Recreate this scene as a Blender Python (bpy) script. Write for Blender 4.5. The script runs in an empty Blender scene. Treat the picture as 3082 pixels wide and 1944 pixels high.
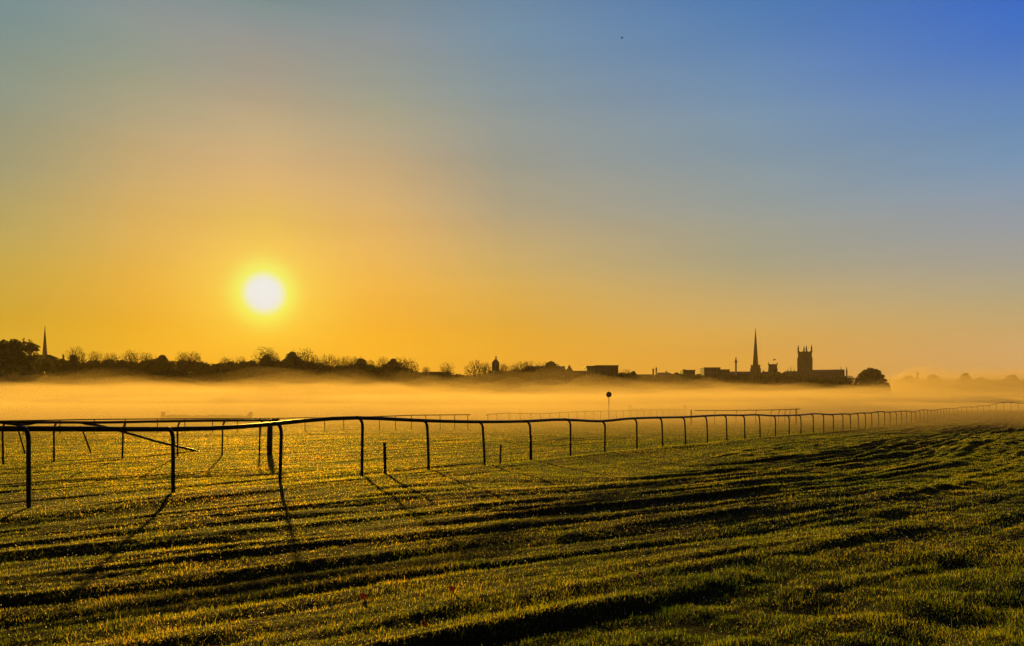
import bpy, math, random
import numpy as np

# ------------------------------------------------------------------ camera, sky, sun, exposure
F, HY, EYE = 2242.0, 1218.0, 1.55          # focal length and horizon row in photograph pixels, eye height in metres
C = bpy.context.scene.collection
sc = bpy.context.scene
cam_d = bpy.data.cameras.new('camera')
cam = bpy.data.objects.new('camera', cam_d)
C.objects.link(cam)
cam.location = (0, 0, EYE)
cam.rotation_euler = (math.radians(90), 0, 0)
cam_d.sensor_width = 36.0
cam_d.lens = 36.0 * F / 3082.0
cam_d.shift_y = (HY - 972.0) / 3082.0
cam_d.clip_start = 0.05
cam_d.clip_end = 9000
sc.camera = cam

SUN_AZ = math.atan2(795.0 - 1541.0, F)      # measured from +Y towards +X
SUN_EL = math.atan((HY - 883.0) / math.hypot(F, 795.0 - 1541.0))
sun_dir = np.array([math.sin(SUN_AZ) * math.cos(SUN_EL), math.cos(SUN_AZ) * math.cos(SUN_EL), math.sin(SUN_EL)])

EXPOSURE = 1.1
SUN_STRENGTH = 3.5
SUN_COLOR = (1.0, 0.58, 0.07)
NISHITA_STRENGTH = 0.010
GLOW_STRENGTH = 2.0 ** -EXPOSURE


def lin(r, g, b):
    f = lambda c: (c / 255.0) / 12.92 if c / 255.0 <= 0.04045 else ((c / 255.0 + 0.055) / 1.055) ** 2.4
    return (f(r), f(g), f(b), 1.0)


def build_world():
    w = bpy.data.worlds.new('World')
    sc.world = w
    w.use_nodes = True
    nt = w.node_tree
    N, L = nt.nodes, nt.links
    N.clear()

    def math_node(op, a, b=None, c=None, clamp=False):
        n = N.new('ShaderNodeMath')
        n.operation = op
        n.use_clamp = clamp
        for i, v in enumerate((a, b, c)):
            if v is None:
                continue
            if isinstance(v, (int, float)):
                n.inputs[i].default_value = v
            else:
                L.new(v, n.inputs[i])
        return n.outputs[0]

    tc = N.new('ShaderNodeTexCoord')
    nrm = N.new('ShaderNodeVectorMath')
    nrm.operation = 'NORMALIZE'
    L.new(tc.outputs['Generated'], nrm.inputs[0])
    d = nrm.outputs[0]
    sep = N.new('ShaderNodeSeparateXYZ')
    L.new(d, sep.inputs[0])
    elev = math_node('MULTIPLY', math_node('ARCSINE', sep.outputs[2]), 180 / math.pi)
    hl = math_node('SQRT', math_node('ADD', math_node('MULTIPLY', sep.outputs[0], sep.outputs[0]),
                                     math_node('MULTIPLY', sep.outputs[1], sep.outputs[1])))
    hd = math_node('ADD', math_node('MULTIPLY', sep.outputs[0], math.sin(SUN_AZ)),
                   math_node('MULTIPLY', sep.outputs[1], math.cos(SUN_AZ)))
    azr = math_node('DIVIDE', hd, math_node('MAXIMUM', hl, 1e-4))
    az = math_node('MULTIPLY', math_node('ARCCOSINE', math_node('MINIMUM', math_node('MAXIMUM', azr, -1.0), 1.0)), 180 / math.pi)
    dot = N.new('ShaderNodeVectorMath')
    dot.operation = 'DOT_PRODUCT'
    L.new(d, dot.inputs[0])
    dot.inputs[1].default_value = tuple(sun_dir)
    gam = math_node('MULTIPLY', math_node('ARCCOSINE', math_node('MINIMUM', dot.outputs['Value'], 1.0)), 180 / math.pi)
    e_fac = math_node('DIVIDE', elev, 32.0, clamp=True)

    def ramp(stops):
        r = N.new('ShaderNodeValToRGB')
        r.color_ramp.interpolation = 'CARDINAL'
        els = r.color_ramp.elements
        while len(els) > 1:
            els.remove(els[0])
        first = True
        for e, col in sorted(stops):
            p = min(1.0, max(0.0, e / 32.0))
            if first:
                el = els[0]
                el.position = p
                first = False
            else:
                el = els.new(p)
            el.color = lin(*col)
        L.new(e_fac, r.inputs[0])
        return r.outputs[0]

    # the air's colour by height above the horizon, for four bearings away from the sun
    cols = [
        (0.0, [(0, (226, 146, 20)), (4.8, (244, 182, 44)), (8.0, (246, 194, 70)), (11.5, (240, 188, 84)), (13.4, (226, 182, 92)), (15.3, (219, 178, 110)),
               (17.1, (210, 175, 122)), (18.9, (195, 171, 128)), (20.7, (180, 163, 132)), (22.4, (164, 155, 137)), (24.1, (152, 150, 140)), (25.7, (137, 146, 145)), (27.3, (118, 141, 143)), (32, (86, 122, 148))]),
        (8.5, [(0, (222, 146, 24)), (3.5, (240, 172, 36)), (6.0, (240, 174, 50)), (10.0, (232, 178, 82)), (14.2, (214, 174, 109)), (18.2, (188, 166, 128)), (22.0, (156, 158, 140)), (26.0, (135, 146, 150)), (29.5, (110, 136, 150)), (32, (90, 122, 152))]),
        (18.0, [(0, (214, 146, 30)), (4.0, (226, 164, 46)), (6.3, (220, 167, 62)), (9.8, (206, 170, 95)), (13.8, (177, 161, 124)),
                (17.5, (155, 155, 140)), (21.5, (138, 151, 152)), (25.0, (119, 145, 162)), (28.5, (104, 136, 164)), (32, (86, 122, 165))]),
        (36.0, [(0, (204, 146, 54)), (3.8, (211, 158, 70)), (5.8, (206, 166, 92)), (9.6, (171, 161, 126)), (13.4, (150, 156, 147)),
                (17.1, (130, 151, 162)), (20.7, (114, 145, 172)), (24.1, (95, 135, 180)), (27.3, (72, 121, 178)), (32, (56, 104, 175))]),
        (53.0, [(0, (194, 148, 80)), (3.3, (205, 164, 108)), (5.0, (194, 165, 113)), (6.8, (177, 164, 128)), (8.6, (164, 161, 146)),
                (10.9, (149, 156, 161)), (12.6, (136, 152, 168)), (15.0, (116, 148, 180)), (17.4, (100, 140, 184)), (19.7, (84, 128, 190)),
                (22.0, (63, 115, 196)), (24.2, (48, 105, 196)), (32, (34, 86, 180))]),
    ]
    prev = None
    for i, (a, stops) in enumerate(cols):
        out = ramp(stops)
        if prev is None:
            prev, pa = out, a
            continue
        mr = N.new('ShaderNodeMapRange')
        mr.interpolation_type = 'LINEAR'
        L.new(az, mr.inputs['Value'])
        mr.inputs['From Min'].default_value = pa
        mr.inputs['From Max'].default_value = a
        mx = N.new('ShaderNodeMix')
        mx.data_type = 'RGBA'
        L.new(mr.outputs[0], mx.inputs['Factor'])
        L.new(prev, mx.inputs['A'])
        L.new(out, mx.inputs['B'])
        prev, pa = mx.outputs['Result'], a
    # sun and its aureole in the mist
    core = N.new('ShaderNodeMapRange')
    core.interpolation_type = 'SMOOTHSTEP'
    L.new(gam, core.inputs['Value'])
    core.inputs['From Min'].default_value = 0.8
    core.inputs['From Max'].default_value = 1.8
    core.inputs['To Min'].default_value = 1.0
    core.inputs['To Max'].default_value = 0.0
    ring = math_node('EXPONENT', math_node('MULTIPLY', math_node('POWER', math_node('DIVIDE', gam, 2.35), 4.0), -1.0))
    halo = math_node('EXPONENT', math_node('MULTIPLY', math_node('POWER', math_node('DIVIDE', gam, 4.3), 2.0), -1.0))

    def scaled(col, fac):
        v = N.new('ShaderNodeVectorMath')
        v.operation = 'SCALE'
        v.inputs[0].default_value = col
        L.new(fac, v.inputs['Scale'])
        return v.outputs[0]

    def vadd(a, b):
        v = N.new('ShaderNodeVectorMath')
        v.operation = 'ADD'
        L.new(a, v.inputs[0])
        L.new(b, v.inputs[1])
        return v.outputs[0]

    tot = vadd(prev, scaled((-0.04, -0.12, 0.66), core.outputs[0]))
    tot = vadd(tot, scaled((-0.08, 0.30, 0.06), ring))
    tot = vadd(tot, scaled((0.02, 0.12, 0.02), halo))
    # the side away from the city is a little cooler
    side = math_node('ADD', math_node('MULTIPLY', sep.outputs[0], -math.cos(SUN_AZ)), math_node('MULTIPLY', sep.outputs[1], math.sin(SUN_AZ)))
    ms_ = N.new('ShaderNodeMapRange')
    ms_.interpolation_type = 'SMOOTHSTEP'
    L.new(side, ms_.inputs['Value'])
    ms_.inputs['From Min'].default_value = 0.02
    ms_.inputs['From Max'].default_value = 0.30
    cool = N.new('ShaderNodeMix')
    cool.data_type = 'RGBA'
    cool.inputs['A'].default_value = (1, 1, 1, 1)
    cool.inputs['B'].default_value = (0.76, 0.90, 0.84, 1)
    L.new(ms_.outputs[0], cool.inputs['Factor'])
    cmul = N.new('ShaderNodeVectorMath')
    cmul.operation = 'MULTIPLY'
    L.new(tot, cmul.inputs[0])
    L.new(cool.outputs['Result'], cmul.inputs[1])
    tot = cmul.outputs[0]
    # faint streaks of high cirrus
    mp = N.new('ShaderNodeMapping')
    mp.vector_type = 'POINT'
    L.new(d, mp.inputs['Vector'])
    mp.inputs['Rotation'].default_value = (0, math.radians(33), 0)
    mp.inputs['Scale'].default_value = (1.6, 1.6, 13.0)
    cn = N.new('ShaderNodeTexNoise')
    cn.inputs['Scale'].default_value = 1.5
    cn.inputs['Detail'].default_value = 5
    cn.inputs['Roughness'].default_value = 0.55
    cn.inputs['Distortion'].default_value = 0.4
    L.new(mp.outputs[0], cn.inputs['Vector'])
    cf = math_node('MULTIPLY_ADD', cn.outputs['Fac'], 0.16, 0.92)
    sv = N.new('ShaderNodeVectorMath')
    sv.operation = 'SCALE'
    L.new(tot, sv.inputs[0])
    L.new(cf, sv.inputs['Scale'])
    tot = sv.outputs[0]
    bg1 = N.new('ShaderNodeBackground')
    L.new(tot, bg1.inputs['Color'])
    bg1.inputs['Strength'].default_value = GLOW_STRENGTH
    # the rest of the sky: physical sky texture with the same sun
    sky = N.new('ShaderNodeTexSky')
    sky.sky_type = 'NISHITA'
    sky.sun_disc = False
    sky.sun_elevation = SUN_EL
    sky.sun_rotation = SUN_AZ
    sky.altitude = 20
    sky.air_density = 1.0
    sky.dust_density = 2.0
    sky.ozone_density = 2.0
    bg2 = N.new('ShaderNodeBackground')
    L.new(sky.outputs[0], bg2.inputs['Color'])
    bg2.inputs['Strength'].default_value = NISHITA_STRENGTH
    # glow fills the sunward quarter of the sky, fading upwards and sideways
    m1 = N.new('ShaderNodeMapRange')
    m1.interpolation_type = 'SMOOTHSTEP'
    L.new(elev, m1.inputs['Value'])
    m1.inputs['From Min'].default_value = 29.0
    m1.inputs['From Max'].default_value = 45.0
    m1.inputs['To Min'].default_value = 1.0
    m1.inputs['To Max'].default_value = 0.0
    m2 = N.new('ShaderNodeMapRange')
    m2.interpolation_type = 'SMOOTHSTEP'
    L.new(az, m2.inputs['Value'])
    m2.inputs['From Min'].default_value = 54.0
    m2.inputs['From Max'].default_value = 90.0
    m2.inputs['To Min'].default_value = 1.0
    m2.inputs['To Max'].default_value = 0.0
    fac = math_node('MULTIPLY', m1.outputs[0], m2.outputs[0])
    ms = N.new('ShaderNodeMixShader')
    L.new(fac, ms.inputs[0])
    L.new(bg2.outputs[0], ms.inputs[1])
    L.new(bg1.outputs[0], ms.inputs[2])
    out = N.new('ShaderNodeOutputWorld')
    L.new(ms.outputs[0], out.inputs['Surface'])
    w.cycles.sampling_method = 'MANUAL'
    w.cycles.sample_map_resolution = 1024


build_world()
sd = bpy.data.lights.new('sun', 'SUN')
sd.energy = SUN_STRENGTH
sd.color = SUN_COLOR
sd.angle = math.radians(0.8)
so = bpy.data.objects.new('sun', sd)
C.objects.link(so)
so.rotation_euler = (math.radians(90) - SUN_EL, 0, math.radians(180) - SUN_AZ)
so.location = (0, 0, 60)

sc.view_settings.view_transform = 'Standard'
sc.view_settings.look = 'None'
sc.view_settings.exposure = EXPOSURE
sc.view_settings.gamma = 1.0
sc.view_settings.use_curve_mapping = False
cy = sc.cycles
cy.use_denoising = True
try:
    cy.denoiser = 'OPENIMAGEDENOISE'
    cy.denoising_prefilter = 'ACCURATE'
except Exception:
    pass
cy.max_bounces = 6
cy.diffuse_bounces = 2
cy.glossy_bounces = 2
cy.transmission_bounces = 3
cy.volume_bounces = 0
cy.transparent_max_bounces = 16
cy.sample_clamp_indirect = 3.0
cy.sample_clamp_direct = 12.0
cy.caustics_reflective = False
cy.caustics_refractive = False

# ------------------------------------------------------------------ helpers
rng = np.random.default_rng(7)
random.seed(7)


def tag(o, label=None, cat=None, group=None, kind=None):
    if label:
        o['label'] = label
    if cat:
        o['category'] = cat
    if group:
        o['group'] = group
    if kind:
        o['kind'] = kind
    return o


def thing(name, label, cat, loc=(0, 0, 0), rz=0.0, group=None):
    o = bpy.data.objects.new(name, None)
    o.empty_display_size = 0.3
    C.objects.link(o)
    o.location = loc
    o.rotation_euler = (0, 0, rz)
    return tag(o, label, cat, group)


class MB:
    def __init__(self):
        self.v, self.f, self.n = [], [], 0

    def add(self, verts, faces):
        self.v.extend([tuple(map(float, p)) for p in verts])
        self.f.extend([tuple(i + self.n for i in f) for f in faces])
        self.n += len(verts)

    def box(self, x0, x1, y0, y1, z0, z1):
        self.add([(x0, y0, z0), (x1, y0, z0), (x1, y1, z0), (x0, y1, z0), (x0, y0, z1), (x1, y0, z1), (x1, y1, z1), (x0, y1, z1)],
                 [(3, 2, 1, 0), (4, 5, 6, 7), (0, 1, 5, 4), (1, 2, 6, 5), (2, 3, 7, 6), (3, 0, 4, 7)])

    def frustum(self, cx, cy, z0, z1, r0, r1, n=8, rot=0.0, cap=True):
        vs = []
        for z, r in ((z0, r0), (z1, r1)):
            for i in range(n):
                a = rot + 2 * math.pi * i / n
                vs.append((cx + r * math.cos(a), cy + r * math.sin(a), z))
        fs = [(i, (i + 1) % n, n + (i + 1) % n, n + i) for i in range(n)]
        if cap:
            fs += [tuple(range(n - 1, -1, -1)), tuple(range(n, 2 * n))]
        self.add(vs, fs)

    def prism(self, poly, y0, y1):
        """polygon in x-z extruded along y"""
        n = len(poly)
        vs = [(x, y0, z) for x, z in poly] + [(x, y1, z) for x, z in poly]
        fs = [tuple(range(n)), tuple(range(2 * n - 1, n - 1, -1))]
        fs += [((i + 1) % n, i, n + i, n + (i + 1) % n) for i in range(n)]
        self.add(vs, fs)

    def tube(self, pts, rad, n=8, cap=True):
        P = np.array(pts, float)
        m = len(P)
        R = np.full(m, rad, float) if np.isscalar(rad) else np.array(rad, float)
        T = np.gradient(P, axis=0)
        T /= np.linalg.norm(T, axis=1)[:, None] + 1e-12
        ref = np.array([0, 0, 1.0]) if abs(T[0][2]) < 0.9 else np.array([1.0, 0, 0])
        vs = []
        a = np.arange(n) * 2 * math.pi / n
        for i in range(m):
            s = np.cross(T[i], ref)
            if np.linalg.norm(s) < 1e-4:
                s = np.cross(T[i], np.array([0.3, 1.0, 0.1]))
            s /= np.linalg.norm(s)
            b = np.cross(s, T[i])
            ref = b if abs(np.dot(b, T[min(i + 1, m - 1)])) < 0.95 else ref
            vs.append(P[i] + R[i] * (np.cos(a)[:, None] * s + np.sin(a)[:, None] * b))
        vs = np.concatenate(vs)
        fs = []
        for i in range(m - 1):
            for j in range(n):
                k = (j + 1) % n
                fs.append((i * n + j, i * n + k, (i + 1) * n + k, (i + 1) * n + j))
        if cap:
            fs += [tuple(range(n - 1, -1, -1)), tuple(range((m - 1) * n, m * n))]
        self.add(vs, fs)

    def mesh(self, name, mat, smooth=False):
        me = bpy.data.meshes.new(name)
        me.from_pydata(self.v, [], self.f)
        me.materials.append(mat)
        if smooth:
            me.polygons.foreach_set('use_smooth', [True] * len(me.polygons))
        me.update()
        return me

    def build(self, name, mat, parent=None, smooth=False, loc=None, rz=0.0):
        return link(name, self.mesh(name, mat, smooth), parent, loc, rz)


def link(name, me, parent=None, loc=None, rz=0.0):
    o = bpy.data.objects.new(name, me)
    C.objects.link(o)
    if parent is not None:
        o.parent = parent
    if loc is not None:
        o.location = loc
        o.rotation_euler = (0, 0, rz)
    return o


def np_mesh(name, V, loops, starts, totals, mat, smooth=False):
    me = bpy.data.meshes.new(name)
    me.vertices.add(len(V))
    me.vertices.foreach_set('co', np.ascontiguousarray(V, dtype=np.float32).ravel())
    me.loops.add(len(loops))
    me.loops.foreach_set('vertex_index', np.ascontiguousarray(loops, dtype=np.int32))
    me.polygons.add(len(starts))
    me.polygons.foreach_set('loop_start', np.ascontiguousarray(starts, dtype=np.int32))
    me.polygons.foreach_set('loop_total', np.ascontiguousarray(totals, dtype=np.int32))
    if smooth:
        me.polygons.foreach_set('use_smooth', np.ones(len(starts), dtype=bool))
    me.materials.append(mat)
    me.update(calc_edges=True)
    me.validate()
    return me


def hash2(ix, iy, seed):
    n = (ix.astype(np.int64) * 374761393 + iy.astype(np.int64) * 668265263 + seed * 974711) & 0xFFFFFFFF
    n = ((n ^ (n >> 13)) * 1274126177) & 0xFFFFFFFF
    n = n ^ (n >> 16)
    return (n & 0xFFFF) / 32767.5 - 1.0


def vnoise(x, y, seed):
    x, y = np.asarray(x, float), np.asarray(y, float)
    ix, iy = np.floor(x), np.floor(y)
    fx, fy = x - ix, y - iy
    fx = fx * fx * fx * (fx * (fx * 6 - 15) + 10)
    fy = fy * fy * fy * (fy * (fy * 6 - 15) + 10)
    a, b = hash2(ix, iy, seed), hash2(ix + 1, iy, seed)
    c, d = hash2(ix, iy + 1, seed), hash2(ix + 1, iy + 1, seed)
    return (a * (1 - fx) + b * fx) * (1 - fy) + (c * (1 - fx) + d * fx) * fy


def sstep(a, b, x):
    t = np.clip((np.asarray(x, float) - a) / (b - a), 0, 1)
    return t * t * (3 - 2 * t)


def PX(px, Y):
    return (px - 1541.0) * Y / F


def PZ(py, Y):
    return EYE - (py - HY) * Y / F


# ------------------------------------------------------------------ materials
def new_mat(name):
    m = bpy.data.materials.new(name)
    m.use_nodes = True
    m.node_tree.nodes.clear()
    return m, m.node_tree.nodes, m.node_tree.links


def mat_solid(name, col, rough=0.8, var=0.25, scale=2.0, metallic=0.0, spec=0.3, bump=0.0):
    m, N, L = new_mat(name)
    out = N.new('ShaderNodeOutputMaterial')
    p = N.new('ShaderNodeBsdfPrincipled')
    tc = N.new('ShaderNodeTexCoord')
    nz = N.new('ShaderNodeTexNoise')
    nz.inputs['Scale'].default_value = scale
    nz.inputs['Detail'].default_value = 5
    L.new(tc.outputs['Object'], nz.inputs['Vector'])
    r = N.new('ShaderNodeValToRGB')
    r.color_ramp.elements[0].position = 0.3
    r.color_ramp.elements[1].position = 0.7
    r.color_ramp.elements[0].color = tuple(c * (1 - var) for c in col) + (1,)
    r.color_ramp.elements[1].color = tuple(min(1, c * (1 + var)) for c in col) + (1,)
    L.new(nz.outputs['Fac'], r.inputs[0])
    L.new(r.outputs[0], p.inputs['Base Color'])
    p.inputs['Roughness'].default_value = rough
    p.inputs['Metallic'].default_value = metallic
    p.inputs['Specular IOR Level'].default_value = spec
    if bump:
        b = N.new('ShaderNodeBump')
        b.inputs['Strength'].default_value = bump
        b.inputs['Distance'].default_value = 0.02
        L.new(nz.outputs['Fac'], b.inputs['Height'])
        L.new(b.outputs[0], p.inputs['Normal'])
    L.new(p.outputs[0], out.inputs['Surface'])
    return m


def mat_leaf(name, col, trans, var=0.35, scale=0.4, attr=None, forward=0.0):
    """thin leaves and blades: diffuse, light passing through, a little gloss"""
    m, N, L = new_mat(name)
    out = N.new('ShaderNodeOutputMaterial')
    tc = N.new('ShaderNodeTexCoord')
    nz = N.new('ShaderNodeTexNoise')
    nz.inputs['Scale'].default_value = scale
    nz.inputs['Detail'].default_value = 4
    L.new(tc.outputs['Object'], nz.inputs['Vector'])
    src = nz.outputs['Fac']
    if attr:
        a = N.new('ShaderNodeAttribute')
        a.attribute_name = attr
        mx = N.new('ShaderNodeMath')
        mx.operation = 'MULTIPLY_ADD'
        L.new(nz.outputs['Fac'], mx.inputs[0])
        mx.inputs[1].default_value = 0.6
        sc2 = N.new('ShaderNodeMath')
        sc2.operation = 'MULTIPLY_ADD'
        L.new(a.outputs['Fac'], sc2.inputs[0])
        sc2.inputs[1].default_value = 0.8
        sc2.inputs[2].default_value = -0.2
        L.new(sc2.outputs[0], mx.inputs[2])
        src = mx.outputs[0]

    def rr(c0, c1, c2=None):
        r = N.new('ShaderNodeValToRGB')
        r.color_ramp.elements[0].position = 0.25
        r.color_ramp.elements[1].position = 0.75
        r.color_ramp.elements[0].color = tuple(c0) + (1,)
        r.color_ramp.elements[1].color = tuple(c1) + (1,)
        if c2:
            r.color_ramp.elements.new(0.97).color = tuple(c2) + (1,)
        L.new(src, r.inputs[0])
        return r.outputs[0]

    if isinstance(col[0], tuple):
        cd = rr(*col)
        ct = rr(*trans)
    else:
        cd = rr([c * (1 - var) for c in col], [c * (1 + var) for c in col])
        ct = rr([c * (1 - var) for c in trans], [c * (1 + var) for c in trans])
    d = N.new('ShaderNodeBsdfDiffuse')
    t = N.new('ShaderNodeBsdfTranslucent')
    g = N.new('ShaderNodeBsdfGlossy')
    g.inputs['Roughness'].default_value = 0.35
    g.inputs['Color'].default_value = (0.8, 0.8, 0.8, 1)
    L.new(cd, d.inputs['Color'])
    L.new(ct, t.inputs['Color'])
    ad = N.new('ShaderNodeAddShader')
    L.new(d.outputs[0], ad.inputs[0])
    L.new(t.outputs[0], ad.inputs[1])
    if forward:                             # wet blades pass the low sun on mostly straight ahead
        rf = N.new('ShaderNodeBsdfRefraction')
        rf.inputs['Roughness'].default_value = 0.95
        rf.inputs['IOR'].default_value = 1.38
        gold = N.new('ShaderNodeMix')
        gold.data_type = 'RGBA'
        gold.blend_type = 'MULTIPLY'
        gold.inputs['Factor'].default_value = 1.0
        L.new(ct, gold.inputs['A'])
        gold.inputs['B'].default_value = (1.5, 0.92, 0.6, 1)
        L.new(gold.outputs['Result'], rf.inputs['Color'])
        fm = N.new('ShaderNodeMixShader')
        fm.inputs[0].default_value = forward
        L.new(t.outputs[0], fm.inputs[1])
        L.new(rf.outputs[0], fm.inputs[2])
        L.new(fm.outputs[0], ad.inputs[1])
    mix = N.new('ShaderNodeMixShader')
    mix.inputs[0].default_value = 0.025
    L.new(ad.outputs[0], mix.inputs[1])
    L.new(g.outputs[0], mix.inputs[2])
    L.new(mix.outputs[0], out.inputs['Surface'])
    return m


def mat_volume(name, density, col, aniso):
    m, N, L = new_mat(name)
    out = N.new('ShaderNodeOutputMaterial')
    v = N.new('ShaderNodeVolumePrincipled')
    v.inputs['Color'].default_value = tuple(col) + (1,)
    v.inputs['Density'].default_value = density
    v.inputs['Anisotropy'].default_value = aniso
    L.new(v.outputs[0], out.inputs['Volume'])
    m.cycles.homogeneous_volume = True
    return m


M_RAIL = mat_solid('rail plastic', (0.012, 0.013, 0.010), 0.45, 0.3, 3.0, spec=0.25)
M_RAIL2 = mat_solid('far rail plastic', (0.025, 0.014, 0.008), 0.5, 0.3, 3.0)
M_RED = mat_solid('red padding', (0.30, 0.03, 0.015), 0.6, 0.2, 4.0)
M_WOOD = mat_solid('dark wood', (0.035, 0.024, 0.018), 0.9, 0.4, 6.0, bump=0.5)
M_BARK = mat_solid('bark', (0.045, 0.032, 0.022), 0.95, 0.3, 2.0)
M_STONE = mat_solid('sandstone', (0.12, 0.105, 0.08), 0.9, 0.2, 0.4)
M_STONE2 = mat_solid('dark sandstone', (0.08, 0.07, 0.055), 0.9, 0.2, 0.4)
M_BRICK = mat_solid('brick wall', (0.12, 0.08, 0.055), 0.9, 0.25, 0.5)
M_CONC = mat_solid('concrete panels', (0.08, 0.077, 0.07), 0.85, 0.2, 0.4)
M_SLATE = mat_solid('roof slate', (0.09, 0.075, 0.07), 0.75, 0.25, 0.6)
M_LEAD = mat_solid('roof lead', (0.16, 0.16, 0.15), 0.7, 0.2, 0.6)
M_GLASS = mat_solid('window glass', (0.03, 0.035, 0.04), 0.15, 0.2, 0.5, spec=0.6)
M_PALE = mat_solid('pale panel', (0.55, 0.52, 0.46), 0.7, 0.1, 1.0)
M_CLOTH = mat_solid('flag cloth', (0.5, 0.35, 0.1), 0.9, 0.2, 2.0)
M_BRUSH = mat_solid('birch brush', (0.09, 0.06, 0.03), 0.95, 0.5, 8.0, bump=1.0)
M_BIRD = mat_solid('bird feathers', (0.03, 0.035, 0.045), 0.9, 0.2, 20.0)
M_LEAF = mat_leaf('tree leaves', (0.030, 0.036, 0.012), (0.035, 0.035, 0.006))
M_EVER = mat_leaf('evergreen leaves', (0.026, 0.030, 0.012), (0.020, 0.016, 0.003))
M_RUSSET = mat_leaf('fallen leaf', (0.13, 0.014, 0.006), (0.05, 0.006, 0.002), scale=30)
M_GRASS = mat_leaf('grass blades', ((0.012, 0.020, 0.003), (0.048, 0.046, 0.006), (0.15, 0.105, 0.03)), ((0.06, 0.12, 0.003), (0.31, 0.34, 0.008), (0.42, 0.32, 0.05)), scale=0.6, attr='tint', forward=0.27)


def mat_ground():
    m, N, L = new_mat('turf soil')
    out = N.new('ShaderNodeOutputMaterial')
    p = N.new('ShaderNodeBsdfPrincipled')
    tc = N.new('ShaderNodeTexCoord')
    n1 = N.new('ShaderNodeTexNoise')
    n1.inputs['Scale'].default_value = 0.5
    n1.inputs['Detail'].default_value = 8
    n2 = N.new('ShaderNodeTexNoise')
    n2.inputs['Scale'].default_value = 28
    n2.inputs['Detail'].default_value = 6
    L.new(tc.outputs['Object'], n1.inputs['Vector'])
    L.new(tc.outputs['Object'], n2.inputs['Vector'])
    mx = N.new('ShaderNodeMix')
    mx.data_type = 'FLOAT'
    mx.inputs['Factor'].default_value = 0.5
    L.new(n1.outputs['Fac'], mx.inputs['A'])
    L.new(n2.outputs['Fac'], mx.inputs['B'])
    r = N.new('ShaderNodeValToRGB')
    r.color_ramp.elements[0].position = 0.35
    r.color_ramp.elements[1].position = 0.65
    r.color_ramp.elements[0].color = (0.012, 0.012, 0.004, 1)
    r.color_ramp.elements[1].color = (0.030, 0.028, 0.007, 1)
    L.new(mx.outputs['Result'], r.inputs[0])
    L.new(r.outputs[0], p.inputs['Base Color'])
    p.inputs['Roughness'].default_value = 1.0
    p.inputs['Specular IOR Level'].default_value = 0.05
    b = N.new('ShaderNodeBump')
    b.inputs['Strength'].default_value = 1.0
    b.inputs['Distance'].default_value = 0.03
    L.new(n2.outputs['Fac'], b.inputs['Height'])
    L.new(b.outputs[0], p.inputs['Normal'])
    L.new(p.outputs[0], out.inputs['Surface'])
    return m


M_GROUND = mat_ground()

# ------------------------------------------------------------------ terrain
PHI = 0.645
UD = np.array([math.sin(PHI), math.cos(PHI)])          # along the rail
VD = np.array([-math.cos(PHI), math.sin(PHI)])         # away from the camera, across the rail
P0 = np.array([-6.9035, 10.6908])


def macro(x, y):
    dip = np.interp(y, [8, 12, 17, 21, 27, 33, 39, 44, 49, 56, 68, 75, 83, 92, 100, 110, 130, 160, 260, 400],
                    [0.03, 0.03, 0.0, -.03, -.04, -.065, -.12, -.17, -.20, -.18, -.15, -.08, 0.12, .45, .68, .75, .75, .7, .4, 0.0])
    flat = np.interp(y, [8, 12, 17, 21, 27, 33, 44, 60, 90, 160, 300], [0.03, 0.03, 0.0, -.03, -.04, -.065, -.12, -.15, -.2, -.3, -.3])
    ratio = np.asarray(x, float) / np.maximum(np.asarray(y, float), 1.0)
    w = sstep(0.36, 0.50, ratio)
    far = sstep(1500, 500, np.hypot(x, y))
    return (flat * (1 - w) + dip * w) * far


def relief(x, y):
    x, y = np.asarray(x, float), np.asarray(y, float)
    dx, dy = x - P0[0], y - P0[1]
    u = dx * UD[0] + dy * UD[1]
    v = dx * VD[0] + dy * VD[1]
    # the furrows swing round towards the camera side of the track
    g = np.where(u < 6, 0.34 * u, np.where(u < 24, 2.04 + 0.34 * (u - 6) - 0.34 / 36 * (u - 6) ** 2, 5.1))
    vw = v + sstep(-0.8, -5.0, v) * g + 0.16 * vnoise(u / 4.5, v / 2.5, 3)
    r1 = vnoise(u / 5.5, vw / 0.23, 11)
    r2 = vnoise(u / 9.0 + 31, vw / 0.62, 12)
    s = 0.060 * r1 + 0.032 * r2
    s -= 0.030 * np.exp(-(vnoise(u / 8.0, vw / 0.45, 21) / 0.14) ** 2)
    s += 0.036 * vnoise(u / 2.6, vw / 0.14, 13) + 0.018 * vnoise(u / 1.1, vw / 0.09, 23)
    s += 0.010 * vnoise(u / 0.30, v / 0.20, 14)
    hum = sstep(-8.4, -10.2, v) * sstep(-7.0, -2.0, u)
    s = s * (1 - 0.3 * hum) + hum * (0.038 * vnoise(x / 0.8, y / 0.40, 15) + 0.03 * vnoise(x / 0.33, y / 0.22, 16))
    amp = 0.85 + 0.4 * vnoise(u / 9.0, v / 6.0, 17)
    damp = 1.0 + 0.5 * sstep(-3.5, -6.5, v) - 0.45 * sstep(-8.0, -10.5, v) - 0.74 * sstep(-3.4, -0.8, v) * (1 - sstep(30, 60, v))
    fade = sstep(170, 80, np.hypot(x, y))
    crest = 0.06 * np.exp(-((v + 0.35) / 0.55) ** 2) * (1 + 0.4 * vnoise(u / 2.0, v / 1.0, 19))
    return (s * amp * damp + crest) * fade


def height(x, y):
    return macro(x, y) + relief(x, y)


def axis(parts):
    out = []
    for a, b, s in parts:
        n = max(1, int(round((b - a) / s)))
        out.append(np.linspace(a, b, n, endpoint=False))
    return np.concatenate(out)


def geo(a, b, n):
    return np.geomspace(a, b, n)


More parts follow.
